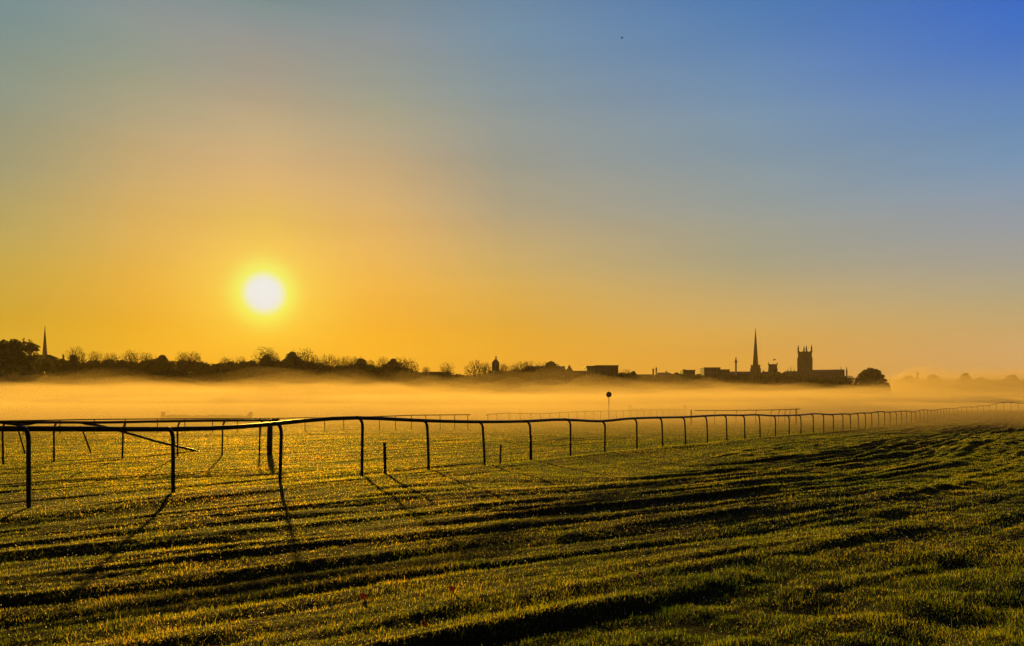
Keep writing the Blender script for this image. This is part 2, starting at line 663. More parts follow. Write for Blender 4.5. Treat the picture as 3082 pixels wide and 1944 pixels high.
u_ax = np.concatenate([-geo(2600, 45, 16)[:-1], axis([(-45, -14, 1.0), (-14, 45, 0.22), (45, 130, 0.6)]), geo(130, 2600, 22)])
v_ax = np.concatenate([-geo(2600, 40, 14)[:-1], axis([(-40, -12, 0.8), (-12, 3, 0.032), (3, 16, 0.06), (16, 45, 0.12), (45, 110, 0.5)]), geo(110, 2600, 26)])
UU, VV = np.meshgrid(u_ax, v_ax, indexing='ij')
GX = P0[0] + UU * UD[0] + VV * VD[0]
GY = P0[1] + UU * UD[1] + VV * VD[1]
GZ = height(GX, GY)
nu, nv = UU.shape
ii = np.arange(nu * nv).reshape(nu, nv)
quads = np.stack([ii[:-1, :-1], ii[1:, :-1], ii[1:, 1:], ii[:-1, 1:]], -1).reshape(-1, 4)
gm = np_mesh('ground', np.stack([GX, GY, GZ], -1).reshape(-1, 3), quads.ravel(), np.arange(len(quads)) * 4, np.full(len(quads), 4), M_GROUND, True)
tag(link('ground', gm), 'rutted turf of the racecourse stretching to the misty horizon', 'ground', kind='structure')


# ------------------------------------------------------------------ the running rails
def rail_thing(name, label, posts, rail_pts, r_rail, r_post, mat, ndir, group=None, neck=0.16, n_side=8, extra=None, lean=None):
    """posts: list of (x, y, z_ground, z_rail); rail_pts: list of points of the rail's centre line"""
    base = np.array([posts[0][0], posts[0][1], posts[0][2]])
    t = thing(name, label, 'railing', tuple(base), 0, group)
    mb = MB()
    mb.tube([np.array(p) - base for p in rail_pts], r_rail, max(n_side, 10))
    mb.build('rail', mat, t, True)
    for k, (x, y, zg, zr) in enumerate(posts):
        b = np.array([x, y, zg]) - base
        nd = np.array([ndir[0], ndir[1], 0.0])
        jit = np.array([random.uniform(-.02, .02), random.uniform(-.02, .02), 0])
        if lean is not None:
            q = lean.get(k, random.uniform(-0.10, 0.02))
            jit = np.array([UD[0] * q, UD[1] * q, 0])
        top = zr - zg + r_rail * 0.4
        pts = [b + np.array([0, 0, -0.15]), b + jit * 0.5 + np.array([0, 0, (top - neck) * 0.5]), b + jit + np.array([0, 0, top - neck - 0.02])]
        for a in np.linspace(12, 90, 6):
            a = math.radians(a)
            pts.append(b + jit + nd * neck * (1 - math.cos(a)) + np.array([0, 0, top - neck + neck * math.sin(a)]))
        pm = MB()
        pm.tube(pts, r_post, n_side)
        po = pm.build('post', mat, t, True)
        if extra and k in extra:
            sm = MB()
            sm.tube([b + np.array([0, 0, -0.1]), b + jit * 0.5 + np.array([0, 0, extra[k]])], r_post * 1.35, n_side)
            sm.build('sleeve', mat, po, True)
    return t


rail_px = [(-900, 1292), (-200, 1290), (86, 1290), (256, 1291), (521, 1292.5), (600, 1291), (673, 1289), (740, 1284.5), (800, 1279), (875, 1269.7), (949, 1262), (1024, 1257),
           (1084, 1256), (1174, 1261), (1290, 1267), (1435, 1270), (1589, 1268.5), (1682, 1261), (1749, 1265.5), (1815, 1269.6), (1881, 1259.5), (1981, 1256.6),
           (2063, 1255.5), (2113, 1252), (2176, 1249), (2233, 1250), (2274, 1247.7), (2325, 1251.5), (2412, 1249), (2452, 1244.5), (2500, 1248), (2541, 1245),
           (2561, 1247), (2585, 1243), (2623, 1242.6), (2643, 1238), (2676, 1240.5), (2725, 1236.6), (2750, 1239.7), (2778, 1232.5), (2805, 1235), (2838, 1230),
           (2877, 1229), (2899, 1224.5), (2930, 1225), (2947, 1221), (2974, 1220.6), (3005, 1212.4), (3032, 1209.5), (3051, 1211.5), (3082, 1215.6), (3200, 1226)]
rpx = np.array(rail_px)


def rail_path():
    x, y, phi, k, k2, d = -6.9035, 10.6908, 0.625439, 2.96777e-3, -1.18051e-4, 2.10139
    pts = []
    for i in range(43):
        pts.append((x, y))
        x += d * math.sin(phi)
        y += d * math.cos(phi)
        phi += k + k2 * i
    for i in range(17):                     # the far bend swings away to the right
        pts.append((x, y))
        phi += 0.028
        x += d * math.sin(phi)
        y += d * math.cos(phi)
    a = np.array(pts)
    pre = [a[0] - (a[1] - a[0]) * j for j in (3, 2, 1)]
    return np.concatenate([pre, a])


near = rail_path()
seen_px = [86, 521, 842, 1089, 1291, 1460, 1598, 1717, 1820, 1917, 1995, 2064, 2130, 2188, 2242, 2288, 2334, 2375, 2411, 2448, 2479, 2508, 2537, 2560, 2583, 2605, 2624, 2644, 2663, 2679]
for k_, p_ in enumerate(seen_px):
    near[k_ + 3, 0] = PX(p_, near[k_ + 3, 1])
LEAN = {3: 0.0, 4: 0.0, 5: 0.035, 6: 0.02, 7: -0.05, 8: -0.09, 9: -0.04, 10: 0.0, 11: 0.02, 12: -0.02, 13: -0.09, 14: -0.10, 15: -0.11, 16: -0.08, 17: -0.06}
ND = VD                                     # the necks lean away from the camera, over the track
posts, rail_pts = [], []
NECK = 0.19
for k in range(len(near)):
    b = near[k]
    for s in ((0, 0.33, 0.67) if k < len(near) - 1 else (0,)):
        q = b + (near[k + 1] - b) * s if s else b
        r = q + ND * NECK
        px = 1541 + F * r[0] / r[1]
        zr = PZ(np.interp(px, rpx[:, 0], rpx[:, 1]), r[1])
        rail_pts.append((r[0], r[1], zr))
        if s == 0:
            posts.append((b[0], b[1], float(height(b[0], b[1])), zr))
RP = np.array(rail_pts)
ker = np.array([.25, .5, .25])
RP[1:-1, 2] = np.convolve(RP[:, 2], ker, 'valid')
for k in range(len(posts)):
    posts[k] = posts[k][:3] + (RP[k * 3, 2],)
rail_thing('running_rail', 'long dark wavy running rail in the foreground sweeping away to the right', posts, RP, 0.042, 0.0315, M_RAIL, ND,
           neck=NECK, n_side=10, extra={9: 0.72}, lean=LEAN)

# second rail across the track, leaning back towards the camera
def rail_from_px(base_px, Y_of, y_rail_of, z_off=0.0):
    out = []
    for px in base_px:
        Y = Y_of(px)
        x = PX(px, Y)
        out.append((x, Y, float(height(x, Y)) + z_off, PZ(y_rail_of(px), Y)))
    return out


YB = lambda px: np.interp(px, [-300, 163, 368, 534, 669, 811], [18.0, 20.6, 21.9, 22.7, 23.3, 23.9])
yB = lambda px: np.interp(px, [-300, 0, 280, 450, 600, 700, 850], [1268, 1270, 1271, 1268, 1265.5, 1264.5, 1263.5])
pB = rail_from_px([-150, 10, 163, 368, 534, 669, 781], YB, yB)
rB = [(PX(p, YB(p)) - VD[0] * 0.3, YB(p) - VD[1] * 0.3, PZ(yB(p), YB(p))) for p in np.linspace(-150, 812, 30)]
tB = rail_thing('running_rail', 'dark straight rail behind the near rail at left ending in a red cap', pB, rB, 0.04, 0.027, M_RAIL2, -VD, neck=0.3, n_side=8)
b0 = np.array([pB[0][0], pB[0][1], pB[0][2]])
cm = MB()
e0, e1 = np.array(rB[-1]) - b0, np.array(rB[-2]) - b0
dd = (e0 - e1) / np.linalg.norm(e0 - e1)
cm.tube([e0 - dd * 0.10, e0 + dd * 0.12], 0.056, 10)
cm.build('end_cap', M_RED, tB, True)

# padded end post under the red cap
ex, ey = PX(811, 23.9), 23.9
ez = float(height(ex, ey))
ep = thing('end_post', 'thick padded post standing under the red rail end below the sun', 'post', (ex, ey, ez))
m = MB()
m.tube([(0, 0, -0.1), (0.01, 0, 0.5), (0.02, 0, 1.02)], [0.085, 0.09, 0.08], 12)
m.build('padding', mat_solid('worn padding', (0.11, 0.06, 0.025), 0.9, 0.3, 6.0), ep, True)
m = MB()
m.tube([(0.02, 0, 1.02), (0.02, 0, 1.12)], 0.045, 10)
m.build('post', M_RAIL2, ep, True)

# third: a rail whose end is laid down to the turf
Yr = lambda px: np.interp(px, [-200, 0, 277, 613], [23.2, 24.0, 24.6, 25.4])
pts = []
for px, py in [(-120, 1271), (0, 1271.5), (28, 1275.5), (58, 1278.5), (85, 1277), (112, 1271), (180, 1270.5), (238, 1271), (262, 1276), (292, 1279.5), (330, 1288), (372, 1300), (420, 1313), (470, 1328), (520, 1340), (570, 1352), (613, 1364)]:
    pts.append((PX(px, Yr(px)), Yr(px), PZ(py, Yr(px))))
dt = thing('sloping_rail', 'low rail with its end sloping down to the turf, between the two rails at left', 'railing', (pts[0][0], pts[0][1], float(height(pts[0][0], pts[0][1]))))
dl = np.array(dt.location)
m = MB()
m.tube([np.array(p) - dl for p in pts], 0.042, 10)
m.build('rail', M_RAIL2, dt, True)
for pb, pt_ in ((78, 56), (277, 249)):
    Y = Yr(pb)
    zb = float(height(PX(pb, Y), Y))
    m = MB()
    m.tube([np.array((PX(pb, Y), Y, zb - 0.1)) - dl, np.array((PX(pt_, Y), Y, PZ(1296, Y))) - dl, np.array((PX(pt_ - 6, Y), Y, PZ(1280, Y))) - dl], 0.026, 8)
    m.build('leg', M_RAIL2, dt, True)

# fainter rails out in the mist
def mist_rail(name, label, pxs, Y0, Y1, yline, r_rail, r_post, mat, ndir, ends=None, neck=0.12, group=None):
    a, b = min(pxs), max(pxs)
    Yf = lambda p: Y0 + (Y1 - Y0) * (p - a) / (b - a)
    yl = np.array(yline)
    yf = lambda p: np.interp(p, yl[:, 0], yl[:, 1])
    pp = rail_from_px(pxs, Yf, yf)
    rr = [(PX(p, Yf(p)) + ndir[0] * neck, Yf(p) + ndir[1] * neck, PZ(yf(p), Yf(p))) for p in np.linspace(yl[0, 0], yl[-1, 0], 60)]
    return rail_thing(name, label, pp, rr, r_rail, r_post, mat, ndir, neck=neck, n_side=6, group=group), pp


mist_rail('running_rail', 'thin faint rail in the mist behind the left rails, ending mid picture',
          [-40, 70, 180, 283, 378, 473, 557, 640, 714, 785, 918, 977, 1035, 1142, 1190, 1238, 1282, 1325, 1368, 1408], 40, 50,
          [(-40, 1268), (300, 1262), (800, 1259), (1100, 1255), (1250, 1249.5), (1420, 1248)], 0.034, 0.028, M_RAIL2, VD)
mist_rail('running_rail', 'faint yellowed rail in the mist under the round marker sign',
          [1468, 1496, 1532, 1565, 1598, 1628, 1656, 1684, 1711, 1737, 1761, 1786, 1808, 1832, 1855, 1877, 1898, 1917, 1938, 1956, 1976, 1995, 2014, 2032], 66, 84,
          [(1466, 1249), (1472, 1247), (1529, 1243), (1632, 1245.5), (1749, 1238.5), (1848, 1237), (1981, 1233.5), (2078, 1233)], 0.034, 0.034, M_RAIL2, VD)
tR, ppR = mist_rail('running_rail', 'reddish straight rail between two thick end posts in the mist, left of the towers',
                    [2151, 2215, 2274, 2320, 2343, 2362, 2378], 62, 62, [(2080, 1235.5), (2200, 1235), (2320, 1233.5), (2396, 1231)], 0.042, 0.03, M_RED, -VD, neck=0.3)
lr = np.array(tR.location)
for px, yt in ((2080, 1233), (2396, 1229)):
    Y = 62.0
    x = PX(px, Y)
    m = MB()
    zb = float(height(x, Y))
    m.tube([np.array((x, Y, zb - .1)) - lr, np.array((x, Y, PZ(yt, Y))) - lr], 0.075, 10)
    m.build('end_post', M_RED, tR, True)
mist_rail('running_rail', 'very faint rail running far out in the mist below the big tower',
          [2190, 2260, 2330, 2400, 2470, 2540, 2610, 2680], 110, 110, [(2180, 1228.5), (2420, 1226), (2690, 1224)], 0.035, 0.03, M_RAIL2, VD)

# stakes by the near rail
def stake(px, pyb, pyt, r, label, lean):
    Y = F * EYE / (pyb - HY)
    x = PX(px, Y)
    z = float(height(x, Y))
    t = thing('wooden_stake', label, 'stake', (x, Y, z), 0, 'stakes beside the near rail')
    h = PZ(pyt, Y) - z
    m = MB()
    m.tube([(0, 0, -0.1), (lean * .5, 0, h * .5), (lean, 0, h - 0.04)], [r, r * 1.02, r], 8)
    m.build('shaft', M_WOOD, t, True)
    m = MB()
    m.tube([(lean, 0, h - 0.045), (lean, 0, h)], [r * 1.12, r * 0.9], 8)
    m.build('cap', M_WOOD, t, True)


stake(1160, 1433, 1331, 0.033, 'thicker short stake in the grass right of the fourth rail post', -0.02)
stake(1505, 1399, 1337, 0.024, 'slimmer short stake in the grass just right of the sixth rail post', 0.02)

# round marker sign on a pole
Y = 66.0
mx_, mz = PX(1832.5, Y), PZ(1187.3, Y)
zg = float(height(mx_, Y))
t = thing('marker_sign', 'round dark disc with paler centre on a thin pole in the mist', 'sign', (mx_, Y, zg))
m = MB()
m.tube([(0, 0, -0.2), (0, 0, mz - zg - 0.2)], 0.03, 8)
m.build('pole', M_PALE, t, True)
ring = MB()
n = 32
ro, ri, th = 0.245, 0.125, 0.03
vs = []
for yy in (-th, th):
    for r in (ro, ri):
        for i in range(n):
            a = 2 * math.pi * i / n
            vs.append((r * math.cos(a), yy, mz - zg + r * math.sin(a)))
fs = []
for i in range(n):
    j = (i + 1) % n
    fs += [(i, j, n + j, n + i), (2 * n + j, 2 * n + i, 3 * n + i, 3 * n + j), (j, i, 2 * n + i, 2 * n + j), (n + i, n + j, 3 * n + j, 3 * n + i)]
ring.add(vs, fs)
ring.build('ring', mat_solid('sign red', (0.12, 0.015, 0.012), 0.6, 0.1, 3), t)
m = MB()
vs = [(ri * math.cos(2 * math.pi * i / n), yy, mz - zg + ri * math.sin(2 * math.pi * i / n)) for yy in (-.02, .02) for i in range(n)]
m.add(vs, [tuple(range(n)), tuple(range(2 * n - 1, n - 1, -1))] + [((i + 1) % n, i, n + i, n + (i + 1) % n) for i in range(n)])
m.build('disc', M_PALE, t)


# steeplechase fences in the mist
def chase_fence(px0, px1, Y, ytop, wing0, wing1, label):
    x0, x1 = PX(px0, Y), PX(px1, Y)
    cx = (x0 + x1) / 2
    zg = float(height(cx, Y))
    t = thing('brush_fence', label, 'jump', (cx, Y, zg), 0, 'steeplechase fences in the mist')
    h = PZ(ytop, Y) - zg
    m = MB()
    nb = 24
    xs = np.linspace(x0 - cx, x1 - cx, nb)
    for i in range(nb - 1):
        hh = h + 0.05 * vnoise(i * .37, 0, 77) + 0.03 * math.sin(i * 1.7)
        m.prism([(xs[i], -0.1), (xs[i + 1], -0.1), (xs[i + 1], hh + 0.01), (xs[i], hh)], -0.35 + .002 * (i % 2), 0.35 + .002 * (i % 2))
    m.build('brush', M_BRUSH, t)
    for poly in (wing0, wing1):
        m = MB()
        m.prism([(PX(px, Y) - cx, PZ(py, Y) - zg) for px, py in poly][::-1], -0.5, -0.38)
        m.build('wing', M_WOOD, t)


chase_fence(500, 750, 75, 1249.5, [(486, 1285), (503, 1285), (503, 1240), (493, 1238.5)], [(744, 1285), (757, 1285), (765, 1240), (759, 1238), (750, 1248)],
            'faint brush jump with leaning wings in the mist behind the left rails')
chase_fence(1898, 2060, 95, 1229.5, [(1889, 1265), (1899, 1265), (1901, 1219), (1888, 1218.5)], [(2057, 1265), (2066, 1265), (2064, 1218), (2055, 1218.5)],
            'very faint brush jump with two square wings in the mist right of the round sign')

# bird high in the sky
Yb = 70.0
bx, bz = PX(1870.5, Yb), PZ(114.5, Yb)
m = MB()
m.tube([(-0.06, -0.02, 0.03), (0, 0, 0), (0.09, 0.02, -0.06)], [0.004, 0.035, 0.006], 6)
m.add([(-0.01, 0, 0.0), (0.05, 0.01, -0.03), (0.16, 0.05, 0.09), (0.09, 0.04, 0.15), (-0.02, 0.0, 0.07)], [(0, 1, 2, 3, 4)])
m.add([(-0.01, 0, 0.012), (0.05, 0.01, -0.018), (0.16, 0.05, 0.10), (0.09, 0.04, 0.16), (-0.02, 0.0, 0.082)], [(4, 3, 2, 1, 0)])
m.add([(-0.03, 0, 0.01), (0.03, 0, -0.03), (-0.05, -0.12, -0.05), (-0.10, -0.10, 0.01)], [(0, 1, 2, 3)])
tag(m.build('bird', M_BIRD, None, False, (bx, Yb, bz)), 'small dark bird flying high in the blue sky', 'bird')


# ------------------------------------------------------------------ trees
def bare_meshes(seed, n=560, flat=1.0, lean=0.0):
    """leafless tree filling a dome, 10 m high and 8 m wide: every twig runs back to the trunk"""
    r = np.random.default_rng(seed)
    hz = 2.4
    trunk, crown = MB(), MB()
    trunk.tube([(0, 0, -0.3), (0.05, 0, 1.2), (0, 0.04, hz)], [0.32, 0.25, 0.2], 7)
    P = r.normal(size=(n, 3))
    P /= np.linalg.norm(P, axis=1)[:, None]
    P *= (r.random(n) ** 0.38)[:, None]
    lob = 1 + 0.16 * np.sin(3 * np.arctan2(P[:, 1], P[:, 0]) + seed) + 0.10 * np.sin(5 * np.arctan2(P[:, 1], P[:, 0]) + 2 * seed)
    P = P * lob[:, None] * np.array([4.0, 4.0, 4.3 * flat]) + np.array([lean, 0, 5.7])
    keep = P[:, 2] > 2.2 + 0.35 * np.hypot(P[:, 0], P[:, 1]) * r.uniform(0.3, 1.3, n)
    P = P[keep]
    P[:, 2] = np.minimum(P[:, 2], 10.0)
    P = P[np.argsort(np.linalg.norm(P - np.array([0, 0, hz]), axis=1))]
    nodes, par, plen = [np.array([0, 0, hz])], [-1], [0.0]
    for p in P:
        A = np.array(nodes)
        dist = np.linalg.norm(A - p, axis=1)
        j = int(np.argmin(dist + 0.32 * np.array(plen)))
        if dist[j] > 1.3:
            q = A[j] + (p - A[j]) * 0.5 + r.normal(size=3) * 0.10 * dist[j] + np.array([0, 0, 0.05 * dist[j]])
            nodes.append(q)
            par.append(j)
            plen.append(plen[j] + dist[j] * .5)
            j = len(nodes) - 1
        nodes.append(p)
        par.append(j)
        plen.append(plen[par[-1]] + np.linalg.norm(nodes[par[-1]] - p))
    m = len(nodes)
    wgt = np.ones(m)
    for i in range(m - 1, 0, -1):
        wgt[par[i]] += wgt[i]
    rad = np.clip(0.034 * wgt ** 0.40, 0.034, 0.24)
    for i in range(1, m):
        j = par[i]
        crown.tube([nodes[j], nodes[i]], [min(rad[j], rad[i] * 1.4), rad[i]], 4 if rad[i] > .06 else 3, cap=False)
        if wgt[i] < 2:
            d0 = nodes[i] - nodes[j]
            d0 /= np.linalg.norm(d0) + 1e-9
            for _ in range(3):
                d = d0 + r.normal(size=3) * 0.55
                d /= np.linalg.norm(d)
                crown.tube([nodes[i], nodes[i] + d * r.uniform(.35, .75)], [0.034, 0.022], 3, cap=False)
    return trunk.mesh('trunk', M_BARK), crown.mesh('crown', M_BARK)


def leaf_cloud(centres, radii, per, size, mat, name='crown', flat=0.8):
    """many leaf-sized quads around the given clump centres"""
    P, S = [], []
    for c, r, n in zip(centres, radii, per):
        d = rng.normal(size=(n, 3))
        d /= np.linalg.norm(d, axis=1)[:, None]
        rr = r * rng.random(n) ** 0.45
        p = np.array(c) + d * rr[:, None] * np.array([1, 1, flat])
        P.append(p)
    P = np.concatenate(P)
    n = len(P)
    a = rng.normal(size=(n, 3))
    a /= np.linalg.norm(a, axis=1)[:, None]
    b = np.cross(a, rng.normal(size=(n, 3)))
    b /= np.linalg.norm(b, axis=1)[:, None]
    s = size * rng.uniform(0.5, 1.2, n)[:, None]
    V = np.stack([P - a * s, P - b * s * 0.5, P + a * s, P + b * s * 0.5], 1).reshape(-1, 3)
    return np_mesh(name, V, np.arange(4 * n), np.arange(n) * 4, np.full(n, 4), mat)


def leafy_meshes(seed, kind):
    """10 m high, 8 m wide"""
    rnd = np.random.default_rng(seed)
    trunk = MB()
    trunk.tube([(0, 0, -0.3), (0.05, 0, 1.5), (0, 0.05, 3.2), (0.05, 0, 6.5)], [0.34, 0.27, 0.2, 0.07], 7)
    for k in range(7):
        a = rnd.uniform(0, 6.28)
        trunk.tube([(0, 0, 2 + k * .35), (math.cos(a) * 1.4, math.sin(a) * 1.4, 4 + k * .3), (math.cos(a) * 2.8, math.sin(a) * 2.8, 5.6 + k * .35)], [0.11, 0.08, 0.03], 5)
    cs, rs, ns = [], [], []
    if kind == 'dome':
        for k in range(85):
            a, t = rnd.uniform(0, 6.28), rnd.random() ** 0.5
            z = 2.2 + 7.0 * rnd.random()
            R = 3.5 * (1 - ((z - 2.2) / 7.4) ** 1.7) + 0.1
            cs.append((R * t * math.cos(a), R * t * math.sin(a), z))
            rs.append(rnd.uniform(0.55, 1.1))
            ns.append(150)
        size = 0.30
    elif kind == 'umbrella':
        for k in range(280):
            a, t = rnd.uniform(0, 6.28), rnd.random() ** 0.5
            R = 3.7
            z = 9.3 * math.sqrt(max(0.02, 1 - (t * 0.95) ** 2)) * rnd.uniform(0.25, 1.0) ** 0.4 + 0.2
            cs.append((R * t * math.cos(a), R * t * math.sin(a), z))
            rs.append(rnd.uniform(0.4, 0.8))
            ns.append(110)
        size = 0.26
    elif kind == 'open':
        for k in range(150):
            a, t = rnd.uniform(0, 6.28), rnd.random() ** 0.45
            z = 0.6 + 8.8 * rnd.random()
            R = 3.7 * math.sqrt(max(0.02, 1 - ((z - 4.6) / 5.2) ** 2))
            cs.append((R * t * math.cos(a), R * t * math.sin(a), z))
            rs.append(rnd.uniform(0.4, 0.8))
            ns.append(58)
        size = 0.24
    else:                                   # 'cone': a pointed evergreen
        for k in range(60):
            z = 0.8 + 8.6 * rnd.random()
            R = 3.4 * (1 - z / 10.2)
            a, t = rnd.uniform(0, 6.28), rnd.random() ** 0.5
            cs.append((R * t * math.cos(a), R * t * math.sin(a), z))
            rs.append(0.35 + 0.6 * (1 - z / 10))
            ns.append(110)
        size = 0.28
    crown = leaf_cloud(cs, rs, ns, size, M_EVER if kind in ('cone', 'umbrella') else M_LEAF)
    V = np.empty(len(crown.vertices) * 3, dtype=np.float32)
    crown.vertices.foreach_get('co', V)
    V = V.reshape(-1, 3)
    V[:, 2] *= 10.0 / V[:, 2].max()
    V[:, :2] *= 4.0 / np.percentile(np.abs(V[:, 0]), 99)
    crown.vertices.foreach_set('co', V.ravel())
    crown.update()
    return trunk.mesh('trunk', M_BARK), crown


PROTO = {
    'bare0': bare_meshes(1), 'bare1': bare_meshes(2, 430, 0.95, 0.3), 'bare2': bare_meshes(5, 500, 0.9, -0.4), 'bare3': bare_meshes(9, 620, 1.0, 0.2),
    'dome': leafy_meshes(3, 'dome'), 'dome2': leafy_meshes(13, 'dome'), 'open': leafy_meshes(4, 'open'), 'umbrella': leafy_meshes(6, 'umbrella'), 'cone': leafy_meshes(8, 'cone'),
}


def tree_dist(px):
    return float(np.interp(px, [0, 700, 1400, 1900, 2300, 2560], [260, 315, 350, 400, 560, 600]))


def tree(px, ytop, wpx, kind, label, Y=None, rz=None):
    Y = Y or tree_dist(px)
    x = PX(px, Y)
    h = PZ(ytop, Y) + 0.4
    w = wpx * Y / F
    names = {'b': 'bare_tree', 'd': 'leafy_tree', 'o': 'leafy_tree', 'u': 'evergreen_tree', 'c': 'evergreen_tree'}
    t = thing(names[kind[0]], label, 'tree', (x, Y, -0.4), random.uniform(0, 6.28) if rz is None else rz,
              {'b': 'bare trees along the far treeline', 'd': 'leafy trees along the far treeline', 'o': None, 'u': None, 'c': None}[kind[0]])
    s = w / 8.0
    if h / s < 10.5 or kind in ('open', 'cone'):
        t.scale = (s, s, h / 10.0)
        lift = 0.0
    else:                                   # tall trunk, naturally shaped crown on top
        t.scale = (s, s, s)
        lift = h / s - 10.0
    tr = link('trunk', PROTO[kind][0], t)
    cr = link('crown', PROTO[kind][1], t)
    tr.scale[2] = (lift + 2.4) / 2.4 if kind[0] == 'b' else (lift + 6.5) / 6.5
    cr.location[2] = lift
    return t


TREES = [
    (45, 1016, 190, 'open', 'big leafy tree with sky showing through gaps at the left edge', 205),
    (146, 1066, 60, 'dome2', 'low dense leafy tree at the foot of the slim left spire', 270),
    (190, 1062, 16, 'cone', 'small pointed evergreen a little right of the slim left spire', 265),
    (222, 1066, 34, 'dome', 'dark bushy tree in front of the first wide bare tree right of the slim spire', 266),
    (230, 1045, 60, 'bare0', 'first wide bare tree right of the slim left spire', None),
    (286, 1054, 42, 'bare1', 'second bare tree right of the slim left spire, narrow crowned', None),
    (337, 1058, 50, 'bare2', 'third bare tree right of the slim left spire, with a flat crown', None),
    (397, 1055, 58, 'bare3', 'fourth bare tree right of the slim left spire, a rounded fan of twigs', None),
    (440, 1058, 38, 'bare1', 'small bare tree between the rounded fan tree and the dense dome tree at left', None),
    (488, 1067, 54, 'dome', 'dense dome shaped tree between bare trees left of the sun', None),
    (549, 1060, 40, 'bare0', 'small bare tree just right of the dense dome tree left of the sun', None),
    (584, 1054, 54, 'bare2', 'larger of the two bare trees right of the dense dome tree left of the sun', None),
    (681, 1075, 40, 'bare3', 'low bare tree peeping over the wood left of the sun', None),
    (722, 1071, 46, 'bare1', 'low wide bare tree over the wood just left below the sun', None),
    (800, 1045, 68, 'bare0', 'tall bare tree directly below the sun', None),
    (820, 1058, 48, 'bare2', 'shorter bare tree crowded against the tall one below the sun', None),
    (803, 1066, 52, 'dome2', 'dark leafy tree under the tall bare tree below the sun', 305),
    (880, 1057, 52, 'dome', 'dense leafy tree right below the sun joined to a wide bare tree', 308),
    (916, 1051, 80, 'bare3', 'very wide bare tree right of the sun with the dense leafy tree on its left', None),
    (950, 1070, 38, 'bare1', 'low bare tree on the right shoulder of the very wide bare tree', None),
    (992, 1062, 60, 'bare2', 'round bare tree standing alone right of the very wide bare tree', None),
    (1024, 1078, 42, 'bare0', 'low spreading bare tree leaning into the round lone bare tree', None),
    (1049, 1069, 50, 'bare1', 'bare tree left of the dark leafy mound in the middle of the treeline', None),
    (1074, 1074, 52, 'bare3', 'bare tree with twigs showing over the dark leafy mound', None),
    (1087, 1077, 60, 'dome2', 'dark leafy mound in the middle of the treeline', 318),
    (1112, 1080, 40, 'bare2', 'thin bare tree on the right slope of the dark leafy mound', None),
    (1152, 1075, 46, 'bare0', 'small round bare tree left of the square topped dark tree', None),
    (1183, 1078, 50, 'dome', 'square topped dark tree among bare trees left of the cupola', 322),
    (1204, 1073, 48, 'bare1', 'bare tree rising behind the square topped dark tree', None),
    (1232, 1080, 62, 'bare3', 'wide sloping bare tree right of the square topped dark tree', None),
    (1282, 1101, 26, 'bare2', 'tiny bare tree at the left end of the low flat roof', None),
    (1343, 1089, 48, 'bare1', 'round bare tree standing alone over the low flat roof', None),
    (1431, 1085, 66, 'bare0', 'broad bare tree just left of the cupola', None),
    (1463, 1088, 44, 'bare2', 'bare tree touching the left side of the cupola building', None),
    (1514, 1094, 34, 'bare3', 'small bare tree just right of the cupola', None),
    (1548, 1094, 44, 'bare1', 'left one of three bare trees right of the cupola', None),
    (1570, 1084, 56, 'bare2', 'middle and tallest of three bare trees right of the cupola', None),
    (1592, 1087, 44, 'bare0', 'right one of three bare trees right of the cupola, over a dark roof', None),
    (1632, 1091, 64, 'bare3', 'bare tree left of the leafy tree with a sloping right side', None),
    (1658, 1086, 74, 'dome', 'leafy tree with sloping right side left of the pointed turret', 350),
    (1882, 1109, 40, 'bare1', 'small bare tree just right of the square office block', None),
    (1906, 1116, 30, 'dome2', 'low leafy tree right of the square office block', None),
    (2036, 1120, 50, 'dome', 'low dark tree between the hipped roof house and the small flat block', 480),
    (2104, 1124, 40, 'dome2', 'small dark tree between the two flat blocks', 500),
    (2298, 1112, 16, 'cone', 'tiny pointed evergreen right of the tall spire', 600),
    (2420, 1129, 64, 'dome2', 'low dark tree at the foot of the big pinnacled tower', 600),
    (2528, 1124, 84, 'dome', 'round dark tree in front of the right end of the cathedral nave', 600),
    (2620, 1105, 106, 'umbrella', 'wide umbrella shaped dark tree right of the cathedral', 560),
    (2735, 1129, 80, 'dome2', 'broad pale tree in the mist right of the umbrella shaped tree', 1290),
    (2762, 1118, 20, 'cone', 'pointed tree sticking out of the pale misty trees at right', 1310),
    (2808, 1126, 70, 'dome', 'rounded pale tree in the mist just right of the pointed one', 1320),
    (2905, 1122, 46, 'dome2', 'small pale double topped tree in the mist at right', 1350),
    (2952, 1134, 80, 'dome', 'low hazy tree in the mist near the right edge', 1380),
    (3046, 1127, 70, 'dome2', 'hazy tree in the mist at the right edge', 1390),
]
for px, yt, w, kd, lb, Y in TREES:
    tree(px, yt, w, kd, lb, Y)

